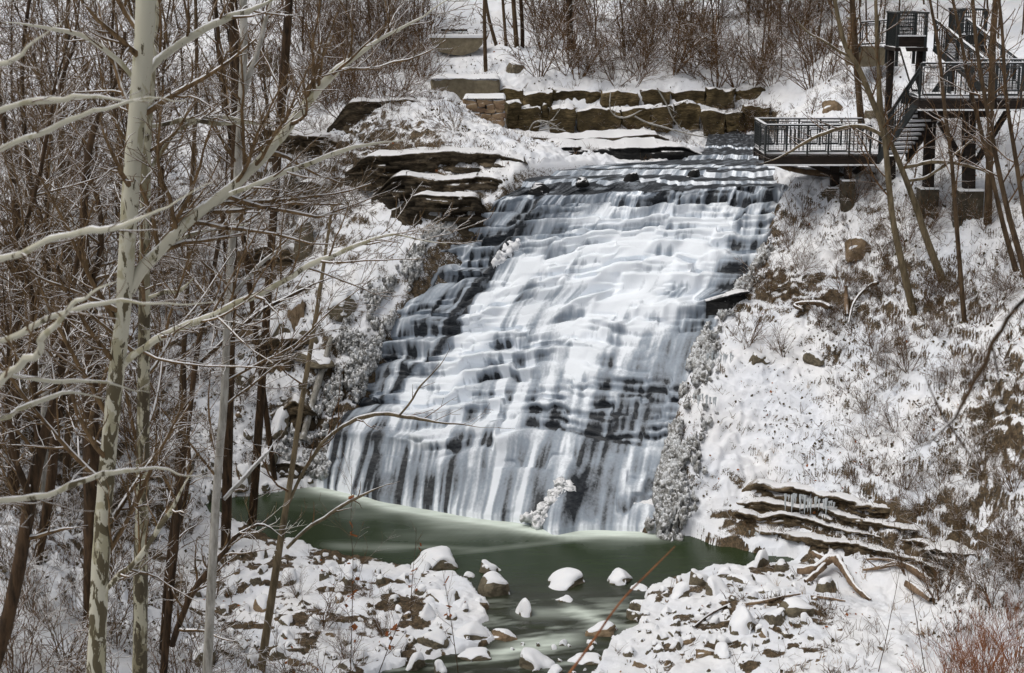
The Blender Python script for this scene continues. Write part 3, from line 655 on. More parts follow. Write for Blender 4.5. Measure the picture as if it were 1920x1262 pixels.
HERO = [
 ('full', 0, 1069, 1081, 84, 38, 'wide flat-topped boulder under thick snow alone in the dark creek', 0., .1),
 ('full', 1, 1160, 1078, 56, 30, 'rounded snow-covered boulder in the creek, east of the wide flat one', 0., .8),
 ('full', 2, 1198, 1098, 38, 15, 'low snow lump in the creek at the edge of the stone bar', 0., 2.),
 ('bare', 1, 925, 1094, 62, 48, 'large angular dark boulder with bare brown face and thin snow top', 0., .3),
 ('half', 0, 914, 1062, 50, 26, 'snow-capped slanted boulder in the pool just behind the dark angular one', 0., .5),
 ('half', 1, 814, 1042, 82, 42, 'tall peaked boulder with steep snow slope at the pool edge', 0.05, .2),
 ('full', 3, 788, 1064, 62, 32, 'snow-covered boulder at the foot of the tall peaked one', 0.1, 1.2),
 ('full', 1, 832, 1078, 68, 28, 'smooth snow-covered boulder below the peaked one beside shallow water', 0.05, 2.6),
 ('small', 0, 876, 1076, 28, 14, 'small snow lump in the water between two larger boulders', 0., .4),
 ('half', 2, 838, 1120, 84, 42, 'broad snow-domed boulder with brown face turned to the creek', 0.1, .0),
 ('half', 3, 900, 1131, 30, 22, 'small snow-topped rock at the waterline below the dark angular boulder', 0., .9),
 ('full', 2, 984, 1139, 44, 34, 'steep snow-covered boulder standing mid-creek above the rapids', 0., 1.4),
 ('half', 4, 1058, 1122, 40, 16, 'low icy rock barely above water in mid-creek', -.05, .2),
 ('bare', 0, 1132, 1176, 70, 30, 'wedge boulder with bare side and snow top in the rapids', 0., .2),
 ('full', 0, 999, 1228, 78, 42, 'big snow-capped boulder with dark side in the rapids, nearest the camera', 0., 2.2),
 ('half', 1, 1098, 1231, 62, 18, 'flat snow-covered slab low in the water right of the big rapids boulder', 0., .0),
 ('full', 3, 1040, 1256, 38, 22, 'snow-covered stone at the bottom edge below the flat slab', 0., .7),
 ('half', 2, 1213, 1132, 54, 26, 'snow-capped oval boulder at the west tip of the stone bar', 0.05, .3),
 ('half', 0, 1188, 1151, 36, 22, 'dark-bellied snowy rock in the creek below the oval boulder', 0., 1.3),
 ('half', 3, 1172, 1207, 44, 22, 'snow-topped rock among cobbles where rapids meet the stone bar', 0.05, 1.9),
 ('full', 1, 880, 1178, 72, 36, 'wide snow-covered boulder at the creek edge with brown leaves on it', 0.15, .2),
 ('bare', 2, 945, 1188, 52, 26, 'striped rock with snow in its cracks at the water edge', 0.0, .0),
 ('half', 4, 812, 1190, 64, 30, 'long low boulder with brown front and snowy back', 0.25, .1),
 ('full', 2, 781, 1235, 44, 30, 'round snow-covered rock at the lower shore beside dark water', 0.1, .5),
 ('full', 0, 826, 1247, 30, 22, 'snow-covered stone beside the round rock at the bottom shore', 0.1, 1.5),
 ('half', 1, 890, 1221, 58, 18, 'long flat stone with snowy top pointing into the creek', 0.05, .1),
 ('half', 0, 1309, 1082, 54, 30, 'first large snowy boulder on the bar beside the pool', 'g', .6),
 ('half', 3, 1362, 1072, 48, 22, 'snow-covered boulder with narrow dark base behind the bar front', 'g', .2),
 ('full', 2, 1427, 1050, 40, 34, 'tall rounded snow dome boulder at the far end of the bar', 'g', .3),
 ('bare', 3, 1466, 1060, 46, 22, 'tan tilted boulder with snow top beside the tall snow dome', 'g', .5),
 ('full', 0, 1345, 1100, 60, 40, 'large smooth snow mound boulder in the middle of the bar', 'g', 1.7),
 ('half', 2, 1400, 1086, 62, 22, 'long snow-covered slab with brown edge lying on the bar', 'g', .2),
 ('half', 4, 1440, 1103, 60, 24, 'snowy slab with jagged brown end on the bar', 'g', .4),
 ('bare', 1, 1490, 1138, 72, 42, 'big bare olive-brown boulder with round face in the snow', 'g', .2),
 ('full', 1, 1390, 1165, 66, 50, 'tall pointed boulder fully draped in snow', 'g', .8),
 ('half', 0, 1455, 1156, 62, 34, 'snow-capped boulder with ragged dark underside below the bare one', 'g', 2.9),
 ('bare', 3, 1550, 1099, 54, 36, 'brown boulder holding up the driftwood root', 'g', .1),
 ('bare', 0, 1292, 1200, 36, 20, 'bare brown stone half buried in snow', 'g', .0),
 ('bare', 1, 1473, 1187, 24, 10, 'little bare oval stone alone on smooth snow', 'g', .3),
 ('bare', 2, 1325, 1222, 40, 14, 'flat dark stone breaking through snow at the bottom of the bar', 'g', .3),
 ('half', 1, 518, 612, 66, 44, 'orange-brown blocky boulder with snow top on the slope', 'g', .2),
 ('bare', 2, 478, 625, 40, 34, 'rounded brown boulder beside the orange-brown blocky one', 'g', .9),
 ('bare', 0, 560, 585, 44, 40, 'tan cracked boulder uphill of the blocky one', 'g', .5),
 ('half', 3, 580, 625, 44, 34, 'grey snowy boulder under the cracked tan one', 'g', .1),
 ('half', 2, 600, 665, 100, 24, 'long dark slab with snow on top above the frozen spray', 'g', .1),
 ('full', 3, 526, 785, 44, 36, 'pale square-edged block covered in snow on the lower slope', 'g', .7),
 ('bare', 1, 508, 118, 52, 50, 'big brown boulder high on the far slope behind the trees', 'g', .4),
 ('bare', 3, 548, 350, 42, 34, 'reddish boulder on the slope above the ledges', 'g', .4),
 ('half', 0, 480, 320, 60, 34, 'brown slab boulder among the pale tree limbs', 'g', .2),
 ('bare', 2, 420, 430, 44, 30, 'tan boulder close behind the thin grey tree', 'g', .8),
 ('half', 4, 450, 700, 48, 24, 'low mossy boulder on the snowfield below the blocky ones', 'g', .3),
 ('bare', 0, 455, 475, 60, 24, 'flat tan rock outcrop behind the branches', 'g', .1),
 ('bare', 3, 575, 440, 60, 50, 'brown rock with cracked face among brush on the left slope', 'g', .6),
 ('half', 1, 640, 560, 50, 36, 'grey boulder beside the snow chute', 'g', .6),
 ('bare', 0, 1665, 103, 26, 16, 'mossy rounded rock beside the upper stairs', 'g', .2),
 ('bare', 2, 1562, 200, 40, 18, 'dark mossy rock poking from the snow behind the platform', 'g', .2),
 ('bare', 3, 1640, 215, 54, 20, 'long mossy brown block under the first stairs', 'g', .1),
 ('bare', 1, 965, 128, 34, 14, 'mossy rock pile stone under the four slender trunks', 'g', .4),
 ('half', 0, 1420, 668, 40, 16, 'small shaly rock with icicle edge on the right slope', 'g', .1),
 ('half', 2, 1530, 672, 40, 18, 'small shaly rock in snow east of the icicle one', 'g', .4),
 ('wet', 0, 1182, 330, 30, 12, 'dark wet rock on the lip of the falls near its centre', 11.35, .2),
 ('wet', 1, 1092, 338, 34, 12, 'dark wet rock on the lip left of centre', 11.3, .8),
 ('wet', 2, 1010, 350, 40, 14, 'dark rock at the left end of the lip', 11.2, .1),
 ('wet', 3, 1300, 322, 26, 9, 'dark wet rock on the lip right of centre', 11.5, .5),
 ('bare', 2, 1610, 470, 50, 26, 'brown clump-like rock high on the right slope', 'g', .4),
]
for k in HERO: rock_px(k[0], k[1], k[2], k[3], k[4], k[5], k[6], k[7], k[8])
def inpoly(x, y, P): return bool(sdist(np.array([x]), np.array([y]), P)[0] > 0)
heropx = [(k[2], k[3], k[4] * .42) for k in HERO]
def scatter(poly, n, wmin, wmax, seed, kinds=('small',), mind=.75):
    r = random.Random(seed); out = []; xs = [p[0] for p in poly]; ys = [p[1] for p in poly]; tries = 0
    while len(out) < n and tries < 6000:
        tries += 1
        x = r.uniform(min(xs), max(xs)); y = r.uniform(min(ys), max(ys)); w = wmin + (wmax - wmin) * r.random() ** 2.2
        if not inpoly(x, y, poly): continue
        if any(abs(x - a) < (w * .5 + c) * mind and abs(y - b) < (w * .35 + c) * mind * .6 for a, b, c in heropx): continue
        heropx.append((x, y, w * .5)); out.append((x, y, w, r.choice(kinds), r.randrange(9), r.uniform(0, 6.28), r.uniform(.45, .75)))
    return out
ROWN = ['farthest row', 'second row', 'third row', 'fourth row', 'fifth row', 'sixth row', 'nearest row']
def put_scatter(L, what, where, group, zmode='g', rowh=40):
    L.sort(key=lambda a: a[1]); nrow = max(1, math.ceil(len(L) / 16)); per = math.ceil(len(L) / nrow)
    for ri in range(nrow):
        row = sorted(L[ri * per:(ri + 1) * per], key=lambda a: a[0])
        for ci, (x, y, w, kind, i, rz, hf) in enumerate(row):
            p = pg(x, y) if zmode == 'g' else onz(x, y, 0.)
            dist = math.hypot(p[1], CAMZ - p[2]); s = w / FPX * dist * .5
            rn = '' if nrow == 1 else ', ' + (ROWN[ri] if ri < nrow - 1 else 'nearest row')
            place_rock(kind, i, (p[0], p[1], p[2] - .06 * s), (s, s * .85, s * hf * 1.55), rz, f'{what} {where}{rn}, {ORD[ci]} from left', group, 'stone')
put_scatter(scatter([(345, 1022), (560, 1032), (640, 1046), (750, 1075), (860, 1100), (905, 1140), (890, 1170), (915, 1200), (880, 1215), (790, 1235), (720, 1246), (640, 1262), (380, 1262)], 112, 14, 62, 1, ('half', 'small', 'full', 'bare', 'small', 'half')),
            'snow-capped stone', 'on the gravel bar left of the creek', 'snowy stones on the left gravel bar')
put_scatter(scatter([(1215, 1118), (1270, 1092), (1340, 1072), (1440, 1066), (1530, 1090), (1530, 1160), (1450, 1210), (1330, 1235), (1180, 1262), (1150, 1215), (1195, 1190)], 84, 12, 52, 2, ('full', 'small', 'half', 'half', 'bare')),
            'snow-capped stone', 'on the stone bar right of the creek', 'snowy stones on the right bar')
put_scatter(scatter([(960, 1205), (1120, 1200), (1200, 1150), (1200, 1250), (1100, 1262), (950, 1262)], 16, 10, 26, 3, ('half', 'small')), 'wet stone with snow top', 'in the rapids', 'small stones in the rapids', 'w')
put_scatter(scatter([(300, 880), (560, 860), (590, 905), (480, 918), (380, 935), (250, 960)], 34, 14, 50, 4, ('full', 'half', 'small')), 'snow-covered rock', 'along the far left shore of the pool', 'rocks on the far left shore')
put_scatter(scatter([(1500, 1190), (1720, 1120), (1740, 1250), (1500, 1250)], 18, 6, 20, 5, ('bare',)), 'dark stone tip', 'poking through the smooth snow', 'stone tips in the snow')
put_scatter(scatter([(430, 480), (620, 440), (640, 560), (560, 850), (450, 850)], 26, 12, 44, 6, ('half', 'bare', 'full')), 'rock', 'on the slope left of the falls', 'rocks on the left slope')
for L_ in PROTO.values():
    for p in L_:
        if p.name not in used and not p.get('label'):
            for c in list(p.children): bpy.data.objects.remove(c)
            bpy.data.objects.remove(p)

# ------------------------------------------------------------ layered ledges
def ledge(name, label, cat, pts, layer, depth, mat, seed, amp=.28, back=2.0, snowdrop=.1, res=.07, group=None):
    """pts: (px, py_top, py_bottom, Y). A layered rock face with a snow-holding top that runs back into the slope"""
    if any(q[3] is None for q in pts):
        ys = [pg(q[0], q[2])[1] for q in pts]; ys = np.convolve(np.pad(ys, 1, mode='edge'), [.25, .5, .25], 'valid'); pts = [(q[0], q[1], q[2], y + (q[4] if len(q) > 4 else -.15)) for q, y in zip(pts, ys)]
    top = np.array([at(a, b, d) for a, b, c, d in pts]); bot = np.array([at(a, c, d) for a, b, c, d in pts])
    L = np.concatenate([[0], np.cumsum(np.linalg.norm(np.diff(top[:, :2], axis=0), axis=1))]); n = int(L[-1] / res) + 2
    s = np.linspace(0, L[-1], n); T_ = np.stack([np.interp(s, L, top[:, i]) for i in range(3)], 1); B_ = np.stack([np.interp(s, L, bot[:, i]) for i in range(3)], 1)
    T_[:, 2] += .10 * fbm2(s * .8, s * 0 + seed, 4, seed)
    _rm = (sst(0, 1.3, s) * sst(0, 1.3, L[-1] - s)) ** .7; T_[:, 2] = B_[:, 2] + (T_[:, 2] - B_[:, 2]) * (.12 + .88 * _rm)
    tn = np.gradient(T_[:, :2], axis=0); tn /= np.linalg.norm(tn, axis=1, keepdims=True); nrm = np.stack([tn[:, 1], -tn[:, 0]], 1)
    nrm *= np.sign(-nrm[:, 1:2] + 1e-6)
    H = (T_[:, 2] - B_[:, 2]).max(); m = max(6, int(H / (res * .8)))
    t = np.linspace(0, 1, m); rows = []
    S2, T2 = np.meshgrid(s, t)
    hh = (1 - T2) * H; lay = hh / layer + .5 * fbm2(S2 * .35, hh * .2, 3, seed + 1); k = np.floor(lay); f = lay - k
    off = (vn2(S2 * .6 + k * 7.3, k * 1.9, seed + 2) - .5) * 2 * amp * (.5 + .5 * np.sin(np.pi * np.clip(T2 * 1.1, 0, 1)))
    blk = np.floor(S2 / (layer * 2.4) + vn2(k, k * 0, seed) * 5 + .3 * fbm2(S2 * .5, k, 2, seed)); off += (_h(blk, k, k * 0, seed + 3) - .5) * amp * .8
    off += .10 * fbm2(S2 * 2, hh * 4, 4, seed + 4) - .09 * (sst(.14, 0, f) + sst(.9, 1, f))
    off += .12 * sst(.1, 0, T2)
    rim = sst(0, 1.2, S2) * sst(0, 1.2, L[-1] - S2); off = off * rim - (1 - rim) * .5
    P = T_[None] * (1 - T2[..., None]) + B_[None] * T2[..., None]
    P[..., :2] += nrm[None] * off[..., None]
    P[-1, :, 2] -= .5
    rows = P
    bk = np.array([back, back * .6, back * .3, back * .12, .03])
    capr = []
    for b in bk:
        q = P[0].copy(); q[:, :2] -= nrm * b * (.6 + .6 * rim[0][:, None]); q[:, 2] += .10 * math.sin(min(1, b * 2)) + .10 * b * fbm2(s * .9, s * 0 + b, 3, seed + 7) + .03 - (.25 if b == back else 0); capr.append(q)
    P = np.concatenate([np.array(capr), rows]); 
    o = mesh_np(name, P.reshape(-1, 3), gridF(P.shape[0], P.shape[1]), mat, True)
    return tag(o, label, cat, group)
ledge('rock_ledge', 'long upper brown ledge left of the lip of the falls', 'rock ledge', [(640, 300, 330, 70.2), (700, 292, 338, 69.9), (770, 290, 342, 69.6), (850, 286, 340, 69.5), (930, 292, 338, 69.3), (985, 306, 336, 69.2), (1030, 318, 334, 69.4)], .22, 1, M['ledge_dark'], 31, .5, 2.2, group=None)
ledge('rock_ledge', 'middle brown ledge with a snowy hollow left of the falls', 'rock ledge', [(690, 334, 378, 68.5), (760, 330, 384, 68.2), (830, 338, 380, 68.4), (890, 334, 380, 68.0), (950, 338, 372, 67.9), (980, 345, 365, 68.0)], .2, 1, M['ledge_dark'], 32, .5, 1.8)
ledge('rock_ledge', 'lowest dark brown ledge dropping to the dark side of the falls', 'rock ledge', [(725, 378, 402, 67.2), (790, 368, 420, 66.7), (850, 372, 424, 66.5), (905, 368, 420, 66.5), (935, 372, 412, 66.8)], .2, 1, M['ledge_dark'], 33, .5, 1.2)
ledge('rock_ledge', 'brush-hung mossy ledge uphill of the dark ledges', 'rock ledge', [(610, 205, 250, 77), (680, 190, 250, 77), (760, 188, 245, 77), (830, 196, 240, 77.5)], .5, 1, M['ledge_dark'], 4)
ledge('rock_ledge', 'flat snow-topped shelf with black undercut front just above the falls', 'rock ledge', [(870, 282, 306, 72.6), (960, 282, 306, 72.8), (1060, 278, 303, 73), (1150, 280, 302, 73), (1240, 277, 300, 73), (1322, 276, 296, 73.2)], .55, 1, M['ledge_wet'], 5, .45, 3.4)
ledge('rock_ledge', 'thin brown slab with thick snow behind the black undercut shelf', 'rock ledge', [(905, 255, 270, 77), (1000, 259, 272, 77), (1060, 262, 272, 77.2), (1180, 256, 268, 77.4), (1235, 252, 267, 77.4), (1262, 254, 266, 77.6)], .3, 1, M['ledge'], 6, .25, 3.)
for _k, (_n, _L) in enumerate([('tan layered outcrop high on the left slope behind the long sycamore limb', [(470, 250, 285), (520, 246, 290), (580, 255, 290), (640, 262, 288)]),
        ('brown outcrop under the end of the long sycamore limb', [(520, 345, 385), (570, 340, 390), (620, 350, 382)]),
        ('short rust-brown outcrop in the middle of the left slope', [(440, 468, 500), (500, 460, 505), (560, 468, 498)]),
        ('brown stepped outcrop below the cracked tan boulder', [(470, 640, 672), (530, 632, 676), (600, 640, 670)]),
        ('dark snow-topped outcrop above the far left shore', [(500, 760, 790), (550, 750, 800), (610, 762, 795)])]):
    ledge('rock_ledge', _n, 'rock ledge', [(x, y, z, None, -.3) for x, y, z in _L], .22, 1, M['shale'], 90 + _k, .5, 1.3)
for _i, (_n, y0, hh, x0, x1) in enumerate([('topmost, icicle-hung', 903, 40, 1368, 1700), ('second', 934, 26, 1350, 1760), ('third', 958, 30, 1342, 1800), ('lowest', 990, 20, 1385, 1800)]):
    _r = random.Random(_i + 40); L_ = []
    for k in range(12):
        x = x0 + (x1 - x0) * k / 11; y = y0 + (x - 1350) * .09 + (x - 1350) ** 2 * .00020 + _r.uniform(-6, 6); L_.append((x, y, y + .78 * hh * _r.uniform(.7, 1.2), None, .10 - .14 * _r.random()))
    ledge('rock_ledge', f'{_n} brown shale layer in the long band low on the right bank', 'rock ledge', L_, .09, 1, M['shale'], 70 + _i, .22, .6)
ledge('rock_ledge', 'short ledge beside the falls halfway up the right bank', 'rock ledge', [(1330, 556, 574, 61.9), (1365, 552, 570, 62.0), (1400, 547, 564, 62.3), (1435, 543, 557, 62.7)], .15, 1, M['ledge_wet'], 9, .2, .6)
ledge('rock_ledge', 'dark wet rock step at the lower left corner of the falls', 'rock ledge', [(470, 872, 915, 60.2), (530, 868, 915, 60.4), (590, 875, 918, 60.3), (612, 885, 918, 60.2)], .3, 1, M['ledge_dark'], 10, .3, 1.)
ledge('rock_ledge', 'broken shale outcrop among shrubs at the foot of the right bank', 'rock ledge', [(1690, 1010, 1060, 49), (1760, 1030, 1080, 48), (1840, 1040, 1100, 46.5), (1925, 1050, 1120, 45.5)], .14, 1, M['ledge'], 11, .3, 1.2)

# ------------------------------------------------------------ stone walls behind the river
def rough_block(mb, c, size, rz, seed, n=12, amp=.13):
    V, F = [], []
    lin = np.linspace(-.5, .5, n)
    for ax in range(3):
        for sg in (-.5, .5):
            a, b = np.meshgrid(lin, lin, indexing='ij'); P = np.zeros((n * n, 3)); o = [i for i in range(3) if i != ax]
            P[:, ax] = sg; P[:, o[0]] = a.ravel(); P[:, o[1]] = b.ravel()
            f = gridF(n, n); f = f if (sg > 0) == (ax != 1) else f[:, ::-1]
            F.append(f + len(V) * n * n); V.append(P)
    V = np.concatenate(V); F = np.concatenate(F)
    l = np.linalg.norm(V, axis=1, keepdims=True); V = V * (1 - .10 * sst(.62, .87, l))
    W_ = V * np.array(size); q = W_ * 1.6 + seed * 3.7
    d = np.stack([vn3(q[:, 0] + i * 9, q[:, 1], q[:, 2], seed + i) - .5 for i in range(3)], 1) * 2 * amp
    q = W_ * 5 + seed * 1.7; d += np.stack([vn3(q[:, 0] + i * 9, q[:, 1], q[:, 2], seed + 7 + i) - .5 for i in range(3)], 1) * amp * .8
    W_ = W_ + d; c_, s_ = math.cos(rz), math.sin(rz)
    W_ = np.stack([W_[:, 0] * c_ - W_[:, 1] * s_, W_[:, 0] * s_ + W_[:, 1] * c_, W_[:, 2]], 1)
    mb.add(W_ + np.array(c), F)
def block_wall(name, label, rows, mat, seed, blk='block', cat='stone wall', dep=1.1, snow=.14):
    jig = 1.0 if name == 'stone_wall' else .25
    """rows: (px0, px1, pytop, pybot, Y, [relative widths])"""
    a, b = rows[0][0], rows[0][1]; c0 = at((a + b) / 2, rows[-1][3], rows[-1][4]); root = empty(name, c0); tag(root, label, cat)
    r = random.Random(seed)
    for ri, (p0, p1, t, b_, Y, ws) in enumerate(rows):
        tot = sum(ws); x = p0
        for wi, w in enumerate(ws):
            x1 = x + (p1 - p0) * w / tot; A = at(x, t, Y); B = at(x1, b_, Y); h = A[2] - B[2]
            mb = MB(); cc = np.array([(A[0] + B[0]) / 2, Y + dep / 2 + r.uniform(-.3, .3) * jig, (A[2] + B[2]) / 2 + r.uniform(-.2, .12) * jig]) - c0
            rough_block(mb, cc, (B[0] - A[0] - .03, dep, h * 1.04 * (1 + jig * r.uniform(-.12, .2))), r.uniform(-.1, .1) * jig, seed + ri * 20 + wi, 12, .06 + .12 * jig)
            mb.build(blk, mat, root, True)
            x = x1
    if name == 'stone_wall': return root
    # snow lying on the top course
    p0, p1, t, b_, Y, ws = rows[0]; A = at(p0, t, Y) - c0; B = at(p1, t, Y) - c0; n = 40; m = 9
    U_, V_ = np.meshgrid(np.linspace(0, 1, n), np.linspace(0, 1, m)); X = A[0] + (B[0] - A[0]) * U_; Yq = A[1] - .03 + (dep + 1.2) * V_
    Z = A[2] + (.02 + snow * np.sin(np.pi * np.clip(V_ * .5 + .02, 0, 1)) ** .5 * (.7 + .6 * vn2(X * 1.3, Yq * 1.3, seed))) * sst(0, .04, U_) * sst(0, .04, 1 - U_) 
    mesh_np('snow_top', np.stack([X, Yq, Z], -1).reshape(-1, 3), gridF(m, n), M['snow'], True, root)
    return root
block_wall('stone_wall', 'tan lower tier of huge rock blocks behind the river', [(1030, 1445, 204, 246, 82.0, [1.2, 2.1, 1.4, .9, 1.3, 1.1, .8, 1.2])], M['wall'], 11)
block_wall('stone_wall', 'mossy upper tier of huge rock blocks at the brow of the bank', [(936, 1440, 171, 204, 83.6, [.9, 1, 1.7, 1.5, 1.1, 1.3, 1.0, 1.2])], M['wall'], 12)
block_wall('stone_wall', 'single upright block with rust-tan face beside the masonry pier', [(950, 1028, 196, 244, 82.3, [.35, .6, .2])], M['wall'], 13)
block_wall('masonry_pier', 'ruined pier of squared reddish stones in courses with snow on top', [(868, 948, 187, 195, 80.0, [1, 1.4, 1.1]), (872, 946, 195, 203, 80, [1.2, .9, .9, 1]), (870, 944, 203, 211, 80, [.8, 1.2, 1, .7]), (872, 947, 211, 219, 80, [1.2, .9, 1]), (886, 945, 219, 227, 80, [.8, 1.1, .7]), (890, 947, 227, 236, 80, [1, 1.3]), (892, 946, 236, 246, 80, [1.2, 1])], M['brick'], 14, 'stone_block', 'masonry pier', .9)
block_wall('retaining_wall', 'weathered concrete wall with flat snowy top above the masonry pier', [(806, 936, 149, 184, 83.4, [1.])], M['concrete'], 15, 'wall_face', 'concrete wall', .8)
block_wall('retaining_wall', 'narrow concrete wall under the black fence by the brick pillar', [(1588, 1672, 88, 122, 76, [1.])], M['concrete'], 16, 'wall_face', 'concrete wall', .8)
# hanging slab on the far slope
def slab():
    YS = min(pg(830, 103)[1], pg(880, 103)[1], pg(857, 108)[1]) - .05
    c = at(857, 86, YS); root = empty('concrete_slab', c); tag(root, 'bowl-shaped concrete foundation slab exposed on the far snowy slope', 'concrete slab')
    outl = [(805, 70), (905, 70), (904, 84), (893, 96), (868, 104), (850, 103), (822, 97), (812, 86)]
    P = np.array([at(a, b, YS) for a, b in outl]) - c; n = len(P); Q = P + np.array([0, 1.2, 0])
    V = np.concatenate([P, Q]); me = bpy.data.meshes.new('slab_face'); me.from_pydata([tuple(v) for v in V], [], [tuple(range(n))] + [tuple(range(2 * n - 1, n - 1, -1))] + [(i, (i + 1) % n, n + (i + 1) % n, n + i) for i in range(n)])
    me.materials.append(M['concrete']); o = bpy.data.objects.new('slab_face', me); COL.objects.link(o); o.parent = root
    mb = MB(); mb.box((0, .7, at(857, 68.5, YS)[2] - c[2]), (3.15, 1.5, .14)); mb.build('snow_top', M['snow'], root)
    mb = MB(); a = pg(830, 62.5) + np.array([0, -.1, .15]); b = pg(873, 61.5) + np.array([0, -.1, .15]); mb.beam(a, b, .3, .13); o = mb.build('plank', M['wood']); tag(o, 'dark horizontal plank lying in snow above the concrete slab', 'plank')
slab()
def pillar():
    c = at(1597, 92, 75.6); root = empty('brick_pillar', c); tag(root, 'short pillar of tan bricks at the end of the black fence', 'pillar'); top = at(1597, 36, 75.6); h = top[2] - c[2]; r = random.Random(4)
    mb = MB(); nb = 9
    for i in range(nb):
        for j in (-1, 1):
            rough_block(mb, (j * .1 + r.uniform(-.01, .01), 0, h * (i + .5) / nb), (.19, .38, h / nb * .93), 0, i * 2 + j, 4, .008)
    mb.build('brick_courses', M['brick'], root); mb = MB(); mb.box((0, 0, h + .05), (.5, .5, .1)); mb.build('cap_stone', M['concrete'], root)
pillar()

# ------------------------------------------------------------ viewing platform and stairs
def rail_run(root, A, B, h=1.12, wide=1.0, skip_snow=False, off=.06):
    """railing panels between A and B (floor points, may slope), in coordinates relative to root"""
    A = np.array(A, float); B = np.array(B, float); d = B - A; L = np.linalg.norm(d[:2]); n = max(1, round(L / wide)); up = np.array([0, 0, 1.0])
    for i in range(n + 1):
        p = A + d * i / n; mb = MB(); mb.beam(p - up * .25, p + up * (h + .03), .075, .075); mb.build('railing_post', M['metal'], root)
    mb = MB(); mb.beam(A + up * (h + .04), B + up * (h + .04), .11, .06); hr_ = mb.build('handrail', M['metal'], root); mb = MB(); mb.beam(A + d * .01 + up * (h + .085), A + d * .99 + up * (h + .085), .085, .028); mb.build('snow_strip', M['snow'], hr_)
    mb = MB(); w = MB()
    for i in range(n):
        p, q = A + d * i / n, A + d * (i + 1) / n; e = (q - p)
        a = p + e * .12; b = p + e * .88; z0, z1 = up * .14, up * (h - .12)
        mb.beam(p + up * .1, q + up * .1, .04, .04); mb.beam(p + up * (h - .06), q + up * (h - .06), .04, .04)
        if i % 3 == 1:
            for kx in (.2, .4, .6, .8): mb.beam(p + e * kx + z0, p + e * kx + z1, .04, .04)
        else:
            mb.beam(a + z0, a + z1, .045, .045); mb.beam(b + z0, b + z1, .045, .045); mb.beam(a + z0, b + z0, .045, .045); mb.beam(a + z1, b + z1, .045, .045)
        for k in range(1, 8): w.beam(p + e * k / 8 + up * .1, p + e * k / 8 + up * (h - .06), .009, .009)
        for k in range(1, 9): w.beam(p + up * (.1 + (h - .16) * k / 9), q + up * (.1 + (h - .16) * k / 9), .009, .009)
    mb.build('railing_panel', M['metal'], root); w.build('wire_mesh', M['mesh'], root)
def deck(root, x0, x1, y0, y1, z, snow_edge=True):
    mb = MB(); n = int((y1 - y0) / .16)
    for i in range(n): mb.box(((x0 + x1) / 2, y0 + (i + .5) * .16, z - .03), (x1 - x0, .145, .06))
    mb.build('deck_boards', M['wood'], root)
    mb = MB()
    for y in (y0 + .06, (y0 + y1) / 2, y1 - .06): mb.box(((x0 + x1) / 2, y, z - .24), (x1 - x0 - .02, .12, .34))
    for k in range(7): mb.box((x0 + .1 + (x1 - x0 - .2) * k / 6, (y0 + y1) / 2, z - .20), (.09, y1 - y0 - .35, .24))
    mb.build('deck_frame', M['wood'], root)
    mb = MB(); nx = 40; ny = 12
    X, Y = np.meshgrid(np.linspace(x0 + .02, x1 - .02, nx), np.linspace(y0 + .02, y1 - .02, ny)); Z = z + .10 * (np.sin(np.pi * np.linspace(0, 1, ny)) ** .25)[:, None] * (.8 + .4 * vn2(X * 2, Y * 2, 5)) + 0 * X
    mesh_np('snow_cover', np.stack([X, Y, Z], -1).reshape(-1, 3), gridF(ny, nx), M['snow'], True, root)
    mb = MB(); mb.box(((x0 + x1) / 2, y0 - .03, z - .44), (x1 - x0, .16, .05)); mb.build('snow_lip', M['snow'], root)
def support(root, px, pytop, pybot, Y, w, c, pier=None):
    T_ = at(px, pytop, Y); B_ = at(px, pybot, Y); B_[2] = min(B_[2], ground(B_[0], B_[1]) + .9)
    mb = MB(); mb.beam(B_ - c, T_ - c, w, w); mb.build('support_post', M['wood'], root)
    pw = pier or w * 1.9; g = ground(B_[0], B_[1]) - .8; mb = MB(); mb.box((B_[0] - c[0], Y - c[1], (B_[2] + g) / 2 - c[2]), (pw, pw, B_[2] - g)); p = mb.build('concrete_pier', M['pier'], root)
    mb = MB(); mb.box((B_[0] - c[0], Y - c[1], B_[2] - c[2] + .03), (pw * .98, pw * .98, .07)); mb.build('snow_cap', M['snow'], p)
def xof(px, py, Y): return at(px, py, Y)[0]
ZD = at(1535, 289, 64)[2]
cD = np.array([xof(1535, 289, 64), 64., ZD]); pl = empty('viewing_platform', cD); tag(pl, 'black-railed timber viewing platform jutting out beside the lip of the falls', 'platform')
xa, xb = xof(1433, 289, 64) - cD[0], xof(1650, 289, 64) - cD[0]
deck(pl, xa, xb, 0, 3.0, 0.)
rail_run(pl, (xa + .05, .05, 0), (xb - .4, .05, 0), 1.12, .85); rail_run(pl, (xa + .05, .15, 0), (xa + .05, 2.9, 0), 1.12, 1.2); rail_run(pl, (xa + .1, 2.95, 0), (xb - .1, 2.95, 0), 1.12, .95)
for a in ((1565, 302, 352, 65.2, .34), (1605, 302, 338, 66.4, .36), (1670, 292, 352, 64.8, .34), (1590, 300, 330, 64.3, .28)): support(pl, *a, cD)
mb = MB()
for (p0, p1) in (((1500, 300, 65.5), (1572, 330, 65.2)), ((1640, 298, 65.2), (1600, 325, 65.2)), ((1560, 300, 66), (1660, 335, 65.5))): mb.beam(at(*p0) - cD, at(*p1) - cD, .14, .2)
mb.build('brace', M['wood'], pl)
ZU = at(1800, 184, 60)[2]; cU = np.array([xof(1820, 184, 60), 60., ZU]); up_ = empty('upper_walkway', cU); tag(up_, 'high black-railed timber walkway on tall posts at the right edge', 'walkway')
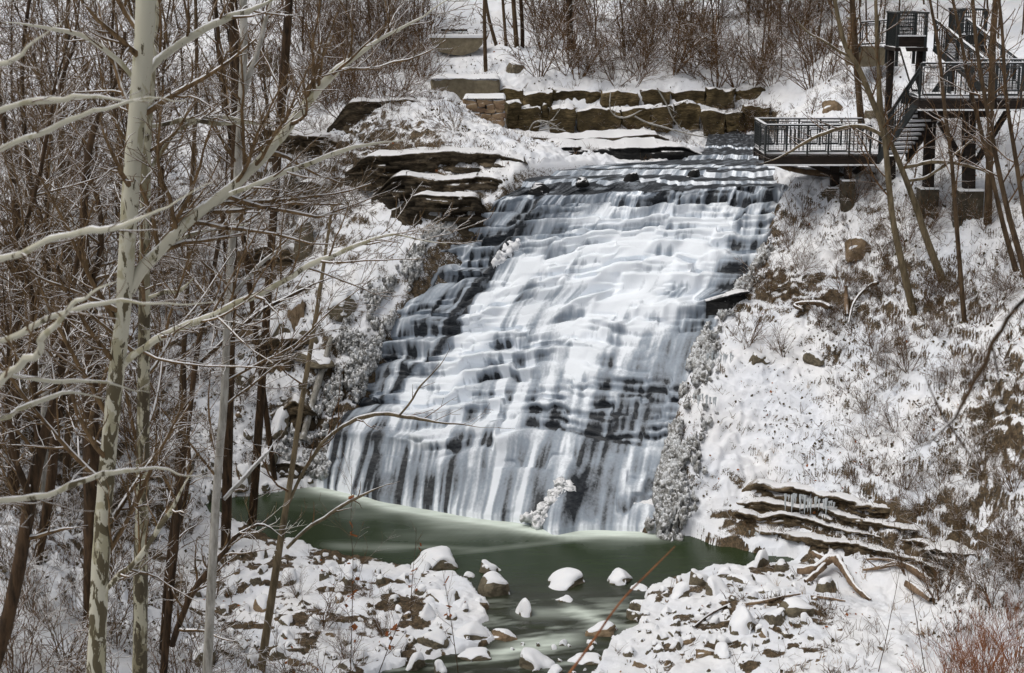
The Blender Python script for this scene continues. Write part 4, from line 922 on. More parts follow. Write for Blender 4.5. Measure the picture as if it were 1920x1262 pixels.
ua, ub = xof(1722, 184, 60) - cU[0], xof(2010, 184, 60) - cU[0]
deck(up_, ua, ub, 0, 2.6, 0.)
rail_run(up_, (ua + .05, .05, 0), (ub, .05, 0), 1.25, .95); rail_run(up_, (ua + 2.6, 2.55, 0), (ub, 2.55, 0), 1.25, 1.1)
for a in ((1817, 194, 342, 61, .42, ), (1960, 194, 330, 61, .42)): support(up_, *a, cU, .95)
support(up_, 1745, 194, 270, 62.2, .38, cU)
mb = MB(); mb.beam(at(1762, 228, 61) - cU, at(1812, 315, 61) - cU, .16, .22); mb.build('brace', M['wood'], up_); mb = MB(); mb.beam(at(1896, 196, 61) - cU, at(1824, 315, 61) - cU, .16, .22); mb.build('brace', M['wood'], up_)
mb = MB(); mb.beam(at(1724, 212, 61) - cU, at(1850, 208, 61) - cU, .5, .42); mb.build('cross_beam', M['wood'], up_)
def flight(name, label, A, B, wdir, width, n, h=1.1, under=.3):
    A = np.array(A, float); B = np.array(B, float); root = empty(name, A); tag(root, label, 'stairs'); d = B - A; wd = np.array(wdir, float) * width; hd = np.array([d[0], d[1], 0]); hd /= np.linalg.norm(hd); rz = math.atan2(hd[1], hd[0])
    for s in (0, 1):
        mb = MB(); mb.beam(wd * s - np.array([0, 0, .12]), wd * s + d - np.array([0, 0, .12]), .09, under); mb.build('stringer', M['metal'] if s == 0 else M['wood'], root)
        rail_run(root, wd * s, wd * s + d, h, .9)
    for i in range(n):
        p = d * (i + .5) / n + wd * .5; mb = MB(); mb.box(p, (np.linalg.norm(d[:2]) / n * 1.05, width - .1, .05), rz); t = mb.build('tread', M['wood'], root)
        mb = MB(); mb.box(p + np.array([0, 0, .065]), (np.linalg.norm(d[:2]) / n * .98, width - .14, .08), rz); mb.build('snow', M['snow'], t)
    return root
def perp(A, B):
    d = np.array(B)[:2] - np.array(A)[:2]; d /= np.linalg.norm(d); w = np.array([-d[1], d[0], 0]); return w if w[1] > 0 or (abs(w[1]) < .3 and w[0] > 0) else -w
A1 = at(1648, 289, 63.2); A1[2] = ZD; B1 = at(1724, 184, 60.6); B1[2] = ZU
flight('stair_flight', 'steep black-railed stairs climbing from the viewing platform to the high walkway', A1, B1, perp(A1, B1), 1.3, 13)
A2 = at(1860, 183, 62.6); A2[2] = ZU; B2 = at(1752, 84, 67.0)
flight('stair_flight', 'upper snow-covered stairs rising from the high walkway to the black screened landing', A2, B2, perp(A2, B2), 1.5, 15, 1.0)
def booth(px0, px1, pyt, pyb, Y, label, dep):
    A = at(px0, pyb, Y); B = at(px1, pyt, Y); w = B[0] - A[0]; h = B[2] - A[2]; root = empty('screened_landing', A); tag(root, label, 'landing')
    mb = MB()
    for x in (0, w):
        for y in (0, dep): mb = MB(); mb.box((x, y, h / 2 - .4), (.12, .12, h + .8)); mb.build('corner_post', M['metal'], root)
    mb = MB(); mb.box((w / 2, dep / 2, -.1), (w + .2, dep + .2, .16)); mb.box((w / 2, -.02, .22), (w, .05, .42)); mb.build('landing_floor', M['wood'], root)
    mb = MB(); mb.box((w / 2, 0, h), (w + .2, .14, .08)); mb.box((w / 2, dep, h), (w + .2, .14, .08)); mb.box((0, dep / 2, h), (.14, dep, .08)); mb.box((w, dep / 2, h), (.14, dep, .08)); mb.build('top_rail', M['metal'], root)
    mb = MB()
    for i in range(1, 12):
        mb.box((w * i / 12, dep, h / 2), (.03, .03, h)); mb.box((w * i / 12, 0, h / 2 + .2), (.022, .022, h - .4)); 
        mb.box((0, dep * i / 12, h / 2), (.03, .03, h))
    for i in range(1, 9): mb.box((w / 2, dep, h * i / 9), (w, .03, .05)); mb.box((w / 2, 0, h * i / 9), (w, .016, .016))
    mb.build('screen_bars', M['metal'], root); mb = MB(); mb.box((w / 2, .0, .46), (w, .14, .05)); mb.build('snow_ledge', M['snow'], root)
    for (x, y) in ((w * .9, .3), (.1, dep * .8)):
        g = ground(A[0] + x, A[1] + y) - A[2] - .3; mb = MB(); mb.box((x, y, (g - .1) / 2), (.26, .26, abs(g) + .1)); mb.build('support_post', M['wood'], root)
booth(1682, 1738, 24, 88, 67, 'black screened stair landing with solid lower panel', 1.8)
booth(1800, 1850, 18, 84, 70, 'second black screened landing beyond the upper stairs', 1.8)
mb = MB(); mb.beam(at(1692, 92, 66.5), at(1716, 172, 62.5), .2, .2); o = mb.build('timber_post', M['wood']); tag(o, 'dark timber post leaning between landing and walkway', 'post')
c = at(1612, 88, 75.5); fr = empty('fence', c); tag(fr, 'short black metal fence between the brick pillar and the landing', 'fence'); rail_run(fr, (0, 0, 0), np.array(at(1682, 84, 74)) - c, 1.1, .9)
# ------------------------------------------------------------ bare trees
def unit(v): return v / (np.linalg.norm(v) + 1e-9)
def stem(r, p, d, L, r0, r1, n, wig, trop):
    g = r.normal(size=(n, 3)) * wig; c = np.cumsum(g, 0); c[:, 2] += np.linspace(0, trop, n)
    D = d[None] + c; D /= np.linalg.norm(D, axis=1, keepdims=True)
    P = np.concatenate([[p], p + np.cumsum(D, 0) * (L / n)]); return P, np.linspace(r0, r1, n + 1)
def ramify(out, r, P, rad, L, lev, cfg):
    """side shoots along P; cfg per level: (per metre, len ratio, angle lo, hi, n pts, wiggle, tropism, radius ratio, start)"""
    if lev >= len(cfg): return
    pm, lr, a0, a1, n, wig, trop, rr, f0 = cfg[lev]
    k = int(pm * L + r.random()); m = len(P) - 1
    for i in range(k):
        f = f0 + (1 - f0) * (i + r.random()) / max(k, 1); f = min(f, .995); j = min(int(f * m), m - 1); q = f * m - j
        p = P[j] + (P[j + 1] - P[j]) * q; t = unit(P[j + 1] - P[j]); rc = rad[j] + (rad[j + 1] - rad[j]) * q
        s = unit(np.cross(t, r.normal(size=3))); an = r.uniform(a0, a1); d = t * math.cos(an) + s * math.sin(an)
        if d[2] < -.35: d[2] *= -.4
        l = L * lr * (1.05 - .6 * f) * r.uniform(.6, 1.25); l = min(l, 4.5)
        if l < .12: continue
        r0 = max(min(rc * .7, rc * rr + .001), cfg_min[0]); Q, R_ = stem(r, p, unit(d), l, r0, max(r0 * .3, cfg_min[1]), n, wig, trop)
        out[min(lev, 2)].append((Q, R_)); ramify(out, r, Q, R_, l, lev + 1, cfg)
cfg_min = [.006, .004]
def build_levels(out, root, mats, snow, names=('branches', 'twigs')):
    # out[0] boughs, out[1] branchlets, out[2] twigs
    mb = MB()
    if out[0]: tubes(mb, out[0], 6, snow)
    if out[1]: tubes(mb, out[1], 4, snow * .9)
    if out[2]: tubes(mb, out[2], 3, snow * .6)
    if mb.n: mb.build('crown', mats, root, True)
def dense(P, r, step=.25):
    """round off and resample a hand-drawn line"""
    P = np.array(P, float); r = np.array(r, float)
    for _ in range(2):
        A = P[:-1] * .75 + P[1:] * .25; B = P[:-1] * .25 + P[1:] * .75; ra = r[:-1] * .75 + r[1:] * .25; rb = r[:-1] * .25 + r[1:] * .75
        P = np.concatenate([[P[0]], np.stack([A, B], 1).reshape(-1, 3), [P[-1]]]); r = np.concatenate([[r[0]], np.stack([ra, rb], 1).ravel(), [r[-1]]])
    L = np.concatenate([[0], np.cumsum(np.linalg.norm(np.diff(P, axis=0), axis=1))]); n = max(4, int(L[-1] / step)); s = np.linspace(0, L[-1], n)
    return np.stack([np.interp(s, L, P[:, i]) for i in range(3)], 1), np.interp(s, L, r), L[-1]
def pxline(pts, Y0, Y1):
    n = len(pts); Ys = np.linspace(Y0, Y1, n); P = []; r = []
    for (a, b, w), Y in zip(pts, Ys):
        p = at(a, b, Y); P.append(p); r.append(w / FPX * math.hypot(Y, CAMZ - p[2]) * .5)
    return P, r
CFG_S = [(3.6, .36, .45, 1.1, 8, .11, .25, .42, .08), (4.2, .46, .4, 1.0, 5, .16, .2, .5, .1), (5., .5, .4, 1.0, 4, .18, .1, .6, .1)]
def hero(name, label, cat, Y, mat, tmat, trunk, limbs=(), cfg=CFG_S, seed=1, snow=.9, topsh=0., rag=.12, step=.22, extra=0, group=None, mn=(.006, .004), sides=12, lw=1.):
    """trunk: points (px,py,width px) from the ground up, limbs: [dY, (px,py,w)...]"""
    cfg_min[:] = mn
    r = np.random.default_rng(seed); P, rad = pxline(trunk, Y, Y + topsh)
    b = P[0]; d = unit(P[0] - P[1]); g = ground(b[0], b[1])
    if b[2] > g - .1:
        k = (b[2] - g + .4) / max(-d[2], .5); k = min(k, 14); q = b + d * k; q[2] = ground(q[0], q[1]) - .3; P = [q] + P; rad = [rad[0] * 1.25] + rad
    base = np.array(P[0]); P = [p - base for p in P]
    root = empty(name, base); tag(root, label, cat, group)
    T_, R_, L = dense(P, rad, step); 
    if rag: R_ = R_ * (1 + rag * .5 * fbm2(np.arange(len(R_)) * .6, np.zeros(len(R_)) + seed, 3, seed))
    mb = MB(); tubes(mb, [(T_, R_)], sides, .0 if abs(unit(T_[-1] - T_[0])[2]) > .8 else snow, .03); mb.build('trunk', mat, root, True)
    out = [[], [], []]
    if extra: 
        c0 = (extra / L, .26, .5, 1.1, 9, .09, .3, .35, .35); sub = [[], [], []]; ramify(sub, r, T_, R_, L, 0, [c0] + list(cfg[1:])); 
        for i in range(3): out[i] += sub[i]
    for lb in limbs:
        lp, lr_ = pxline(lb[1:], Y + (lb[0][0] if isinstance(lb[0], tuple) else 0), Y + (lb[0][1] if isinstance(lb[0], tuple) else lb[0])); lp = [p - base for p in lp]
        Q, q, l = dense(lp, lr_, step * .8); q = q * lw * (1 - .7 * sst(.65, 1., np.linspace(0, 1, len(q)))) * (1 + .12 * fbm2(np.arange(len(q)) * .7, np.zeros(len(q)) + l, 2, seed))
        jit = np.stack([fbm2(np.arange(len(q)) * .35, np.zeros(len(q)) + i + l, 3, seed) for i in range(3)], 1) * .05 * sst(0, 4, np.arange(len(q)))[:, None]; Q = Q + jit
        mb = MB(); tubes(mb, [(Q, q)], 9, snow, .04); mb.build('limb', mat, root, True)
        ramify(out, r, Q, q, l, 0, cfg)
    build_levels(out, root, tmat, snow); return root
TW, TS = M['twig'], M['twig_snowy']
SY, SD, BD, BB, BP, BO = M['sycamore'], M['sycamore_dark'], M['bark_dark'], M['bark_brown'], M['bark_pale'], M['bark_olive']
hero('sycamore_tree', 'tallest pale sycamore with olive mottling and long limb reaching over the ravine', 'tree', 28, SY, TS,
     [(180, 1270, 34), (186, 1100, 33), (194, 960, 32), (204, 840, 30), (218, 700, 30), (232, 580, 30), (240, 430, 32), (249, 300, 33), (260, 200, 35), (272, 60, 38), (276, -60, 38)],
     [[1.5, (243, 548, 22), (262, 510, 24), (300, 470, 22), (360, 410, 20), (420, 368, 19), (470, 322, 18), (520, 265, 18), (570, 200, 16), (610, 150, 15), (660, 105, 13), (720, 68, 10), (790, 32, 9), (840, 0, 7)], 
      [2., (268, 150, 12), (290, 118, 15), (350, 70, 13), (420, 35, 12), (480, 15, 9), (545, -20, 8)],
      [-1., (228, 690, 10), (250, 662, 13), (300, 632, 12), (360, 606, 12), (430, 578, 12), (500, 545, 11), (560, 512, 9), (640, 470, 9), (735, 436, 7), (785, 450, 6), (835, 458, 5)],
      [-1.5, (192, 1112, 10), (240, 1065, 11), (280, 1022, 10), (310, 968, 9), (340, 925, 8), (362, 880, 5)],
      [1, (430, 365, 8), (520, 330, 9), (600, 296, 8), (680, 270, 6), (760, 262, 4)],
      [-.6, (252, 150, 8), (215, 100, 10), (150, 65, 8), (90, 50, 6), (10, 40, 5)]], seed=3, sides=14, extra=16)
hero('sycamore_tree', 'straight sycamore with heavy dark mottling close behind the tallest pale one', 'tree', 31, SD, TS,
     [(262, 1270, 27), (264, 1050, 26), (268, 850, 24), (270, 650, 23), (272, 420, 20), (274, 260, 18), (282, 200, 12), (290, 100, 10), (300, -40, 9)],
     [[1, (276, 330, 6), (300, 285, 8), (340, 240, 7), (400, 215, 7), (480, 230, 5), (560, 245, 4)], [1.5, (272, 500, 6), (310, 470, 8), (350, 440, 7), (420, 430, 5), (500, 410, 3)],
      [-1, (272, 560, 5), (315, 548, 8), (340, 545, 7), (372, 516, 4)], [1, (268, 240, 6), (300, 235, 7), (345, 224, 8), (400, 235, 7), (450, 232, 5), (560, 220, 4)]], seed=4, extra=12)
hero('beech_tree', 'slender smooth pale grey tree with forked top right of the two sycamores', 'tree', 34, BP, TS,
     [(388, 1270, 18), (396, 1100, 17), (404, 950, 16), (411, 850, 15), (421, 750, 15), (425, 620, 14), (433, 470, 14), (443, 380, 15), (449, 260, 15), (455, 150, 14), (458, 60, 14), (454, -40, 14)],
     [[1., (456, 175, 11), (474, 120, 11), (488, 70, 9), (505, 20, 7), (520, -30, 6)], [1, (430, 560, 5), (480, 500, 7), (540, 455, 6), (560, 425, 5)], [2, (420, 936, 7), (470, 880, 8), (500, 850, 6), (520, 825, 4)]], seed=5, extra=12)
hero('maple_tree', 'dark brown rough trunk standing just left of the tallest sycamore', 'tree', 38, BD, TS,
     [(172, 1270, 34), (174, 1050, 33), (172, 900, 32), (170, 760, 32), (172, 620, 30), (160, 520, 22), (156, 400, 14), (166, 270, 12), (192, 200, 10), (225, 140, 8), (235, 60, 6)],
     [[1, (170, 560, 16), (185, 480, 14), (195, 420, 10), (170, 330, 8), (150, 250, 6)], [-1, (168, 640, 12), (130, 560, 10), (100, 480, 8), (80, 400, 6), (40, 330, 5)], [1, (170, 600, 8), (195, 590, 10), (212, 596, 6)]], seed=6, extra=9)
hero('leaning_tree', 'dark leaning tree with snow plastered down its side at the far left', 'tree', 31, BD, TS,
     [(-20, 1280, 26), (18, 1150, 26), (44, 1020, 25), (62, 900, 24), (88, 800, 20), (112, 720, 16), (124, 620, 12), (140, 520, 10), (152, 440, 8)],
     [[1, (70, 880, 14), (72, 800, 13), (60, 700, 12), (70, 600, 12), (40, 480, 10), (60, 380, 8), (82, 290, 8), (105, 160, 7), (150, -10, 6)], [-1, (44, 1020, 14), (56, 940, 13), (30, 860, 12), (10, 760, 10), (20, 640, 8), (5, 520, 6)]], seed=7, snow=1.2, extra=7)
hero('forked_tree', 'dark tree with twin stems behind the leaning one', 'tree', 40, BD, TS,
     [(48, 1280, 20), (60, 1100, 18), (92, 940, 18), (104, 820, 18), (106, 700, 16), (96, 560, 14), (76, 440, 12), (60, 360, 10), (44, 240, 8), (40, 100, 7), (60, -30, 6)],
     [[1, (104, 800, 12), (130, 720, 11), (148, 620, 10), (150, 560, 8), (120, 480, 7), (100, 430, 5)], [1, (90, 540, 9), (86, 400, 8), (92, 260, 7), (110, 170, 7), (146, 60, 6), (150, -40, 6)]], seed=8, extra=8)
hero('slender_tree', 'thin olive-brown leaning stem crossing the left end of the pool', 'tree', 41, BO, TW,
     [(486, 1275, 16), (508, 1130, 15), (528, 1000, 13), (545, 900, 11), (560, 790, 10), (578, 680, 9), (598, 560, 8), (612, 460, 6), (624, 380, 5)],
     [[1, (533, 962, 6), (560, 900, 6), (590, 850, 7), (620, 812, 7), (660, 790, 7), (700, 776, 7), (720, 776, 6), (780, 786, 6), (840, 793, 4), (905, 803, 2.5), (938, 801, 2)],
      [0, (748, 780, 4), (770, 755, 4), (782, 732, 4), (800, 712, 3), (826, 686, 2), (848, 650, 1.5)], [.5, (538, 1028, 6), (575, 990, 7), (612, 968, 7), (660, 938, 6), (735, 905, 4)]], seed=9, extra=3, cfg=[(1.6, .22, .4, 1.0, 7, .12, .2, .4, .15), (3, .4, .4, 1.0, 5, .16, .2, .5, .12)])
hero('slender_tree', 'thin brown tree with zigzag stem between the second sycamore and grey tree', 'tree', 37, BD, TS,
     [(306, 1270, 14), (318, 1120, 14), (330, 1000, 14), (340, 880, 13), (352, 800, 12), (364, 700, 10), (372, 640, 10), (392, 560, 9), (405, 480, 9), (420, 400, 7), (434, 340, 5)],
     [[1, (364, 690, 8), (420, 640, 8), (480, 590, 7), (560, 545, 6), (640, 515, 4)], [1, (330, 1000, 8), (350, 940, 8), (356, 850, 7), (345, 760, 6)], [-1, (322, 1210, 12), (350, 1130, 12), (385, 1080, 11), (430, 1020, 9), (480, 975, 8), (530, 1005, 4)]], seed=10, extra=5, snow=1.2)
hero('slender_tree', 'snow-streaked black stem right of the second sycamore near the bottom', 'tree', 39, BD, TS,
     [(300, 1275, 14), (308, 1180, 13), (314, 1080, 13), (322, 1010, 12), (332, 930, 11), (338, 850, 9), (348, 760, 7), (345, 650, 5)], [[1, (330, 950, 6), (300, 880, 6), (290, 800, 5), (300, 700, 4)]], seed=11, extra=5, snow=1.2)
for i, (Y, mt, pts, lab) in enumerate([
    (52, BD, [(440, 330, 16), (443, 200, 17), (440, 100, 18), (434, -40, 18)], 'thick dark brown trunk behind the pale forked top'),
    (56, BD, [(520, 300, 14), (528, 190, 18), (536, 90, 16), (545, -40, 15)], 'reddish dark trunk right of the pale forked top'),
    (60, BD, [(430, 240, 9), (418, 150, 8), (408, 60, 8), (400, -40, 7)], 'thin dark stem left of the thick dark brown trunk'),
    (44, BD, [(25, 900, 22), (30, 700, 20), (38, 520, 18), (30, 380, 14), (10, 260, 10), (-10, 120, 8)], 'dark trunk at the left edge rising behind blurred limbs'),
    (50, BB, [(120, 980, 16), (128, 820, 15), (140, 650, 14), (132, 480, 12), (110, 330, 10), (120, 160, 8), (130, -30, 7)], 'brown trunk between the leaning tree and the rough brown one'),
    (48, BD, [(205, 900, 10), (212, 700, 9), (222, 560, 8), (236, 420, 7), (228, 300, 6), (205, 150, 5), (215, -20, 5)], 'thin dark stem half hidden behind the tallest sycamore'),
    (58, BB, [(350, 560, 9), (356, 420, 9), (362, 300, 8), (370, 160, 7), (366, -30, 6)], 'thin brown stem rising mid-slope between the sycamores and grey tree'),
    (46, BP, [(82, 850, 14), (86, 700, 13), (92, 520, 12), (88, 420, 10), (95, 300, 8)], 'short grey-barked trunk behind the twin-stemmed dark tree'),
    ]): hero('woodland_tree', lab, 'tree', Y, mt, TS, pts, seed=20 + i, extra=9, cfg=[(2, .3, .4, 1., 6, .1, .2, .45, .2), (3, .42, .4, 1.0, 5, .16, .2, .5, .12), (4, .45, .4, 1.0, 3, .18, .1, .6, .15)])
# near tree outside the left edge: its blurred snowy limbs cross the view
CN = [(3.4, .22, .4, 1.0, 7, .12, .2, .30, .1), (6., .45, .4, 1.0, 5, .15, .1, .5, .1), (8, .4, .4, .9, 3, .15, .1, .5, .1)]
hero('overhanging_tree', 'blurred pale snow-topped limbs reaching in from the left edge', 'tree', 13.5, SY, TS,
     [(-260, 1500, 80), (-250, 1000, 70), (-230, 500, 60), (-200, 100, 50), (-190, -100, 40)],
     [[-1, (-240, 560, 30), (-100, 515, 20), (0, 486, 15), (60, 462, 15), (130, 446, 14), (220, 428, 13), (290, 396, 11), (340, 370, 8), (400, 340, 5)],
      [-.5, (-245, 760, 30), (-120, 690, 18), (0, 640, 15), (70, 606, 14), (140, 588, 13), (200, 566, 12), (262, 562, 9), (400, 568, 6)],
      [-2, (-245, 900, 26), (-100, 800, 20), (0, 718, 20), (50, 680, 18), (90, 630, 18), (130, 580, 17), (180, 545, 15), (215, 525, 8)],
      [0, (-225, 330, 24), (-100, 260, 16), (0, 215, 12), (50, 192, 12), (100, 186, 12), (170, 182, 11), (240, 190, 9), (300, 186, 6)],
      [0, (-230, 420, 24), (-100, 340, 16), (0, 287, 13), (60, 252, 13), (130, 226, 12), (200, 205, 11), (260, 188, 9), (350, 180, 5)],
      [.5, (-245, 1010, 24), (-100, 970, 16), (0, 946, 13), (60, 935, 13), (130, 912, 13), (200, 890, 12), (260, 882, 11), (330, 880, 9), (400, 890, 5)],
      [1, (-240, 860, 20), (-100, 760, 12), (0, 800, 10), (50, 760, 11), (110, 738, 11), (160, 738, 8), (210, 752, 4)],
      [1, (-240, 780, 20), (-100, 720, 12), (0, 706, 9), (60, 710, 9), (140, 716, 8), (210, 718, 8), (240, 730, 6), (285, 740, 4)],
      [-1, (-225, 250, 20), (-100, 180, 14), (0, 125, 12), (30, 108, 11), (65, 80, 9), (110, 40, 6)]], cfg=CN, seed=41, snow=1.0, mn=(.0025, .0015), step=.12, extra=0, lw=.72)
hero('overhanging_branch', 'blurred dark forked branch reaching in from the right edge', 'tree', 9.0, BD, TW,
     [(2150, 1700, 60), (2150, 900, 50), (2130, 400, 40), (2120, 0, 30)],
     [[0, (2135, 450, 20), (2000, 500, 12), (1925, 550, 9), (1900, 590, 9), (1862, 640, 9), (1838, 690, 8), (1806, 745, 8), (1778, 788, 7), (1740, 818, 6), (1700, 850, 5), (1655, 880, 4)], [0, (1775, 790, 4), (1792, 815, 4), (1815, 850, 3), (1850, 900, 2)],
      [0, (1858, 640, 4), (1868, 690, 3.5), (1880, 760, 3), (1915, 850, 2)], [0, (1775, 792, 4), (1745, 740, 3), (1730, 700, 2)]], cfg=[(1.2, .12, .4, .9, 5, .1, .1, .35, .3)], seed=42, snow=0, mn=(.0015, .001), step=.1)
hero('weed_stem', 'bare reddish stalk slanting up in front of the pool', 'plant', 12, M['bark_red'], TW, [(1062, 1270, 5), (1110, 1205, 4.6), (1160, 1130, 4.2), (1215, 1075, 3.4), (1266, 1024, 1.6)], [], seed=43, snow=0, step=.05, sides=6)
# trees round the platform
CR = [(1.8, .30, .4, .95, 6, .10, .25, .4, .2), (3., .42, .4, 1.0, 4, .16, .2, .5, .12), (3.5, .45, .4, 1.0, 3, .18, .1, .6, .15)]
hero('young_tree', 'olive-barked tree in front of the platform with one branch along its railing', 'tree', 58, BO, TW,
     [(1682, 456, 12), (1672, 400, 11), (1664, 320, 11), (1660, 260, 10), (1648, 220, 10), (1632, 180, 11), (1612, 130, 10), (1585, 90, 9), (1572, 40, 8), (1560, -30, 7)],
     [[.5, (1656, 255, 8), (1630, 238, 8), (1590, 236, 7), (1550, 248, 7), (1510, 268, 6), (1470, 290, 5), (1425, 308, 3)], [.5, (1645, 215, 6), (1648, 150, 6), (1640, 90, 5), (1650, 20, 4)], [.5, (1600, 110, 5), (1550, 80, 5), (1510, 60, 4), (1480, 20, 3)]], seed=51, cfg=CR, extra=12, snow=.3)
hero('young_tree', 'thicker leaning tree right of the olive-barked one, forked at the stairs', 'tree', 58.5, BO, TW,
     [(1738, 452, 13), (1722, 400, 12), (1702, 345, 11), (1684, 300, 10), (1668, 262, 9), (1655, 240, 10), (1650, 180, 8), (1645, 90, 7), (1642, 0, 6)],
     [[.5, (1690, 315, 7), (1760, 300, 7), (1820, 310, 5), (1880, 340, 3)], [.5, (1700, 340, 6), (1750, 330, 6), (1800, 280, 4), (1850, 240, 3)]], seed=52, cfg=CR, extra=14, snow=.3)
for i, (Y, pts, lab) in enumerate([
    (54, [(1935, 560, 12), (1910, 470, 11), (1890, 400, 10), (1868, 300, 9), (1850, 200, 8), (1830, 90, 7), (1822, -30, 6)], 'slim tree leaning left across the high walkway'),
    (53, [(1940, 470, 10), (1920, 400, 9), (1905, 300, 8), (1885, 180, 7), (1880, 60, 6), (1870, -30, 5)], 'slim tree nearest the right edge'),
    (57, [(1880, 420, 9), (1860, 330, 8), (1838, 240, 8), (1815, 150, 7), (1800, 60, 6), (1780, -30, 5)], 'slim tree before the high walkway post'),
    (56, [(1790, 380, 8), (1785, 300, 7), (1770, 200, 7), (1762, 100, 6), (1740, -20, 5)], 'slim tree in front of the walkway railing'),
    (70, [(1612, 200, 12), (1606, 120, 12), (1600, 40, 11), (1596, -30, 10)], 'dark trunk beside the brick pillar'),
    (60, [(1860, 130, 12), (1862, 60, 12), (1870, -30, 11)], 'dark trunk behind the second screened landing')]):
    hero('young_tree', lab, 'tree', Y, BB, TW, pts, seed=60 + i, cfg=CR, extra=15, snow=.3)
# slender trunks behind the river
for i, (Y, pts, lab, mt, ex) in enumerate([
    (86.5, [(911, 143, 8), (909, 80, 7), (908, 20, 6.5), (910, -40, 6)], 'slender brown trunk rising from the concrete wall', BB, 5),
    (90, [(936, 104, 7), (926, 70, 7), (915, 30, 6), (905, -40, 5)], 'thin trunk leaning left, first of the cluster', BB, 4),
    (89, [(950, 114, 6.5), (948, 70, 6), (944, 20, 5.5), (940, -40, 5)], 'thin straight trunk, second of the cluster', BB, 4),
    (89, [(970, 110, 9), (967, 60, 9), (963, 10, 8), (960, -40, 8)], 'thicker grey trunk, third of the cluster', BB, 4),
    (89.5, [(979, 111, 8), (980, 60, 7.5), (977, 10, 7), (974, -40, 7)], 'dark-edged trunk, last of the cluster', BD, 4),
    (89, [(1071, 95, 14), (1068, 60, 13), (1067, 10, 12), (1066, -40, 12)], 'thick dark brown trunk standing alone above the wall', BD, 3)]):
    hero('slender_tree', lab, 'tree', Y, mt, TW, pts, seed=80 + i, cfg=[(1.2, .3, .4, .95, 6, .10, .25, .4, .2), (2.4, .42, .4, 1.0, 4, .16, .2, .5, .12)], extra=ex, snow=.3, mn=(.012, .008))

# ------------------------------------------------------------ prototypes of shrubs and wood trees
def proto_shrub(seed, nst, h, spread, mat, snow, cfg, r0=.022, arch=-.6, name='shrub', mn=(.009, .006)):
    cfg_min[:] = mn; r = np.random.default_rng(seed); root = empty(name); out = [[], [], []]; mb = MB(); S = []
    for i in range(nst):
        a = r.uniform(0, 6.28); tilt = r.uniform(.1, spread); d = np.array([math.cos(a) * math.sin(tilt), math.sin(a) * math.sin(tilt), math.cos(tilt)])
        L = h * r.uniform(.55, 1.1); P, R_ = stem(r, np.array([math.cos(a) * .08, math.sin(a) * .08, -.25]), d, L, r0 * r.uniform(.6, 1.2), r0 * .25, 9, .09, arch * r.uniform(.2, 1)); S.append((P, R_)); ramify(out, r, P, R_, L, 0, cfg)
    tubes(mb, S, 5, snow); mb.build('stems', mat, root, True); build_levels(out, root, mat, snow); return root
def proto_tree(seed, h, mat, tm, snow, nb=28, r0=.072, mn=(.012, .009)):
    cfg_min[:] = mn; r = np.random.default_rng(seed); root = empty('woodland_tree'); P, R_ = stem(r, np.array([0, 0, -.4]), np.array([r.normal() * .05, r.normal() * .05, 1.]), h, r0, .02, 18, .05, .1)
    mb = MB(); tubes(mb, [(P, R_)], 8, 0); mb.build('trunk', mat, root, True); out = [[], [], []]
    ramify(out, r, P, R_, h, 0, [(nb / h, .30, .5, 1.05, 8, .09, .35, .4, .18), (2.8, .46, .4, 1.0, 5, .14, .2, .5, .1), (3.4, .5, .4, 1.0, 3, .18, .1, .6, .12)])
    build_levels(out, root, tm, snow); return root
SHC = [(3.2, .46, .35, .9, 5, .13, .1, .55, .12), (3.8, .5, .35, .9, 3, .16, 0, .6, .15)]
PS = {'brown': [proto_shrub(300 + i, 11 + i, 2.6, .95, M['twig'], .3, SHC) for i in range(4)],
      'snowy': [proto_shrub(310 + i, 9 + i, 2.4, 1.05, M['twig_snowy'], 1.0, SHC) for i in range(4)],
      'red': [proto_shrub(320 + i, 26, 1.7, .6, M['bark_red'], .0, [(3.5, .35, .2, .6, 4, .08, .2, .6, .2), (4, .4, .2, .6, 3, .1, .1, .6, .2)], .010, -.1, mn=(.004, .003)) for i in range(2)],
      'arch': [proto_shrub(330 + i, 9, 4.6, .8, M['twig'], .5, [(2.0, .40, .35, .9, 6, .12, -.1, .55, .15), (2.6, .45, .35, .9, 4, .14, 0, .6, .15), (2.4, .4, .35, .9, 3, .14, 0, .6, .15)], .05, -.9) for i in range(2)]}
PT = [proto_tree(350 + i, 12 + i, [BD, BB, BD, BB][i], [TS, TW, TS, TW][i], [.9, .4, .9, .3][i]) for i in range(4)]
USED = set()
def plant(proto, px, py, s, rz, label, cat, group, name, at_=None, tilt=(0, 0)):
    if proto.name not in USED: USED.add(proto.name); o = proto
    else: o = dup(proto)
    p = at_ if at_ is not None else pg(px, py); o.location = p; o.scale = (s,) * 3; o.rotation_euler = (tilt[0], tilt[1], rz); o.name = name
    for k in ('label', 'category', 'group'):
        if k in o: del o[k]
    tag(o, label, cat, group); return o
def plants(kinds, pts, smin, smax, seed, what, where, cat, group, name, tilt=(0, 0)):
    r = random.Random(seed); pts = sorted(pts, key=lambda a: a[1]); nrow = max(1, math.ceil(len(pts) / 14)); per = math.ceil(len(pts) / nrow); k = 0
    for ri in range(nrow):
        for ci, q in enumerate(sorted(pts[ri * per:(ri + 1) * per], key=lambda a: a[0])):
            rn = '' if nrow == 1 else ', ' + (['farthest row', 'second row', 'third row', 'fourth row', 'fifth row'][ri] if ri < nrow - 1 else 'nearest row')
            plant(kinds[k % len(kinds)], q[0], q[1], r.uniform(smin, smax) * (q[2] if len(q) > 2 else 1), r.uniform(0, 6.28), f'{what} {where}{rn}, {ORD[ci]} from left', cat, group, name, tilt=tilt); k += 1
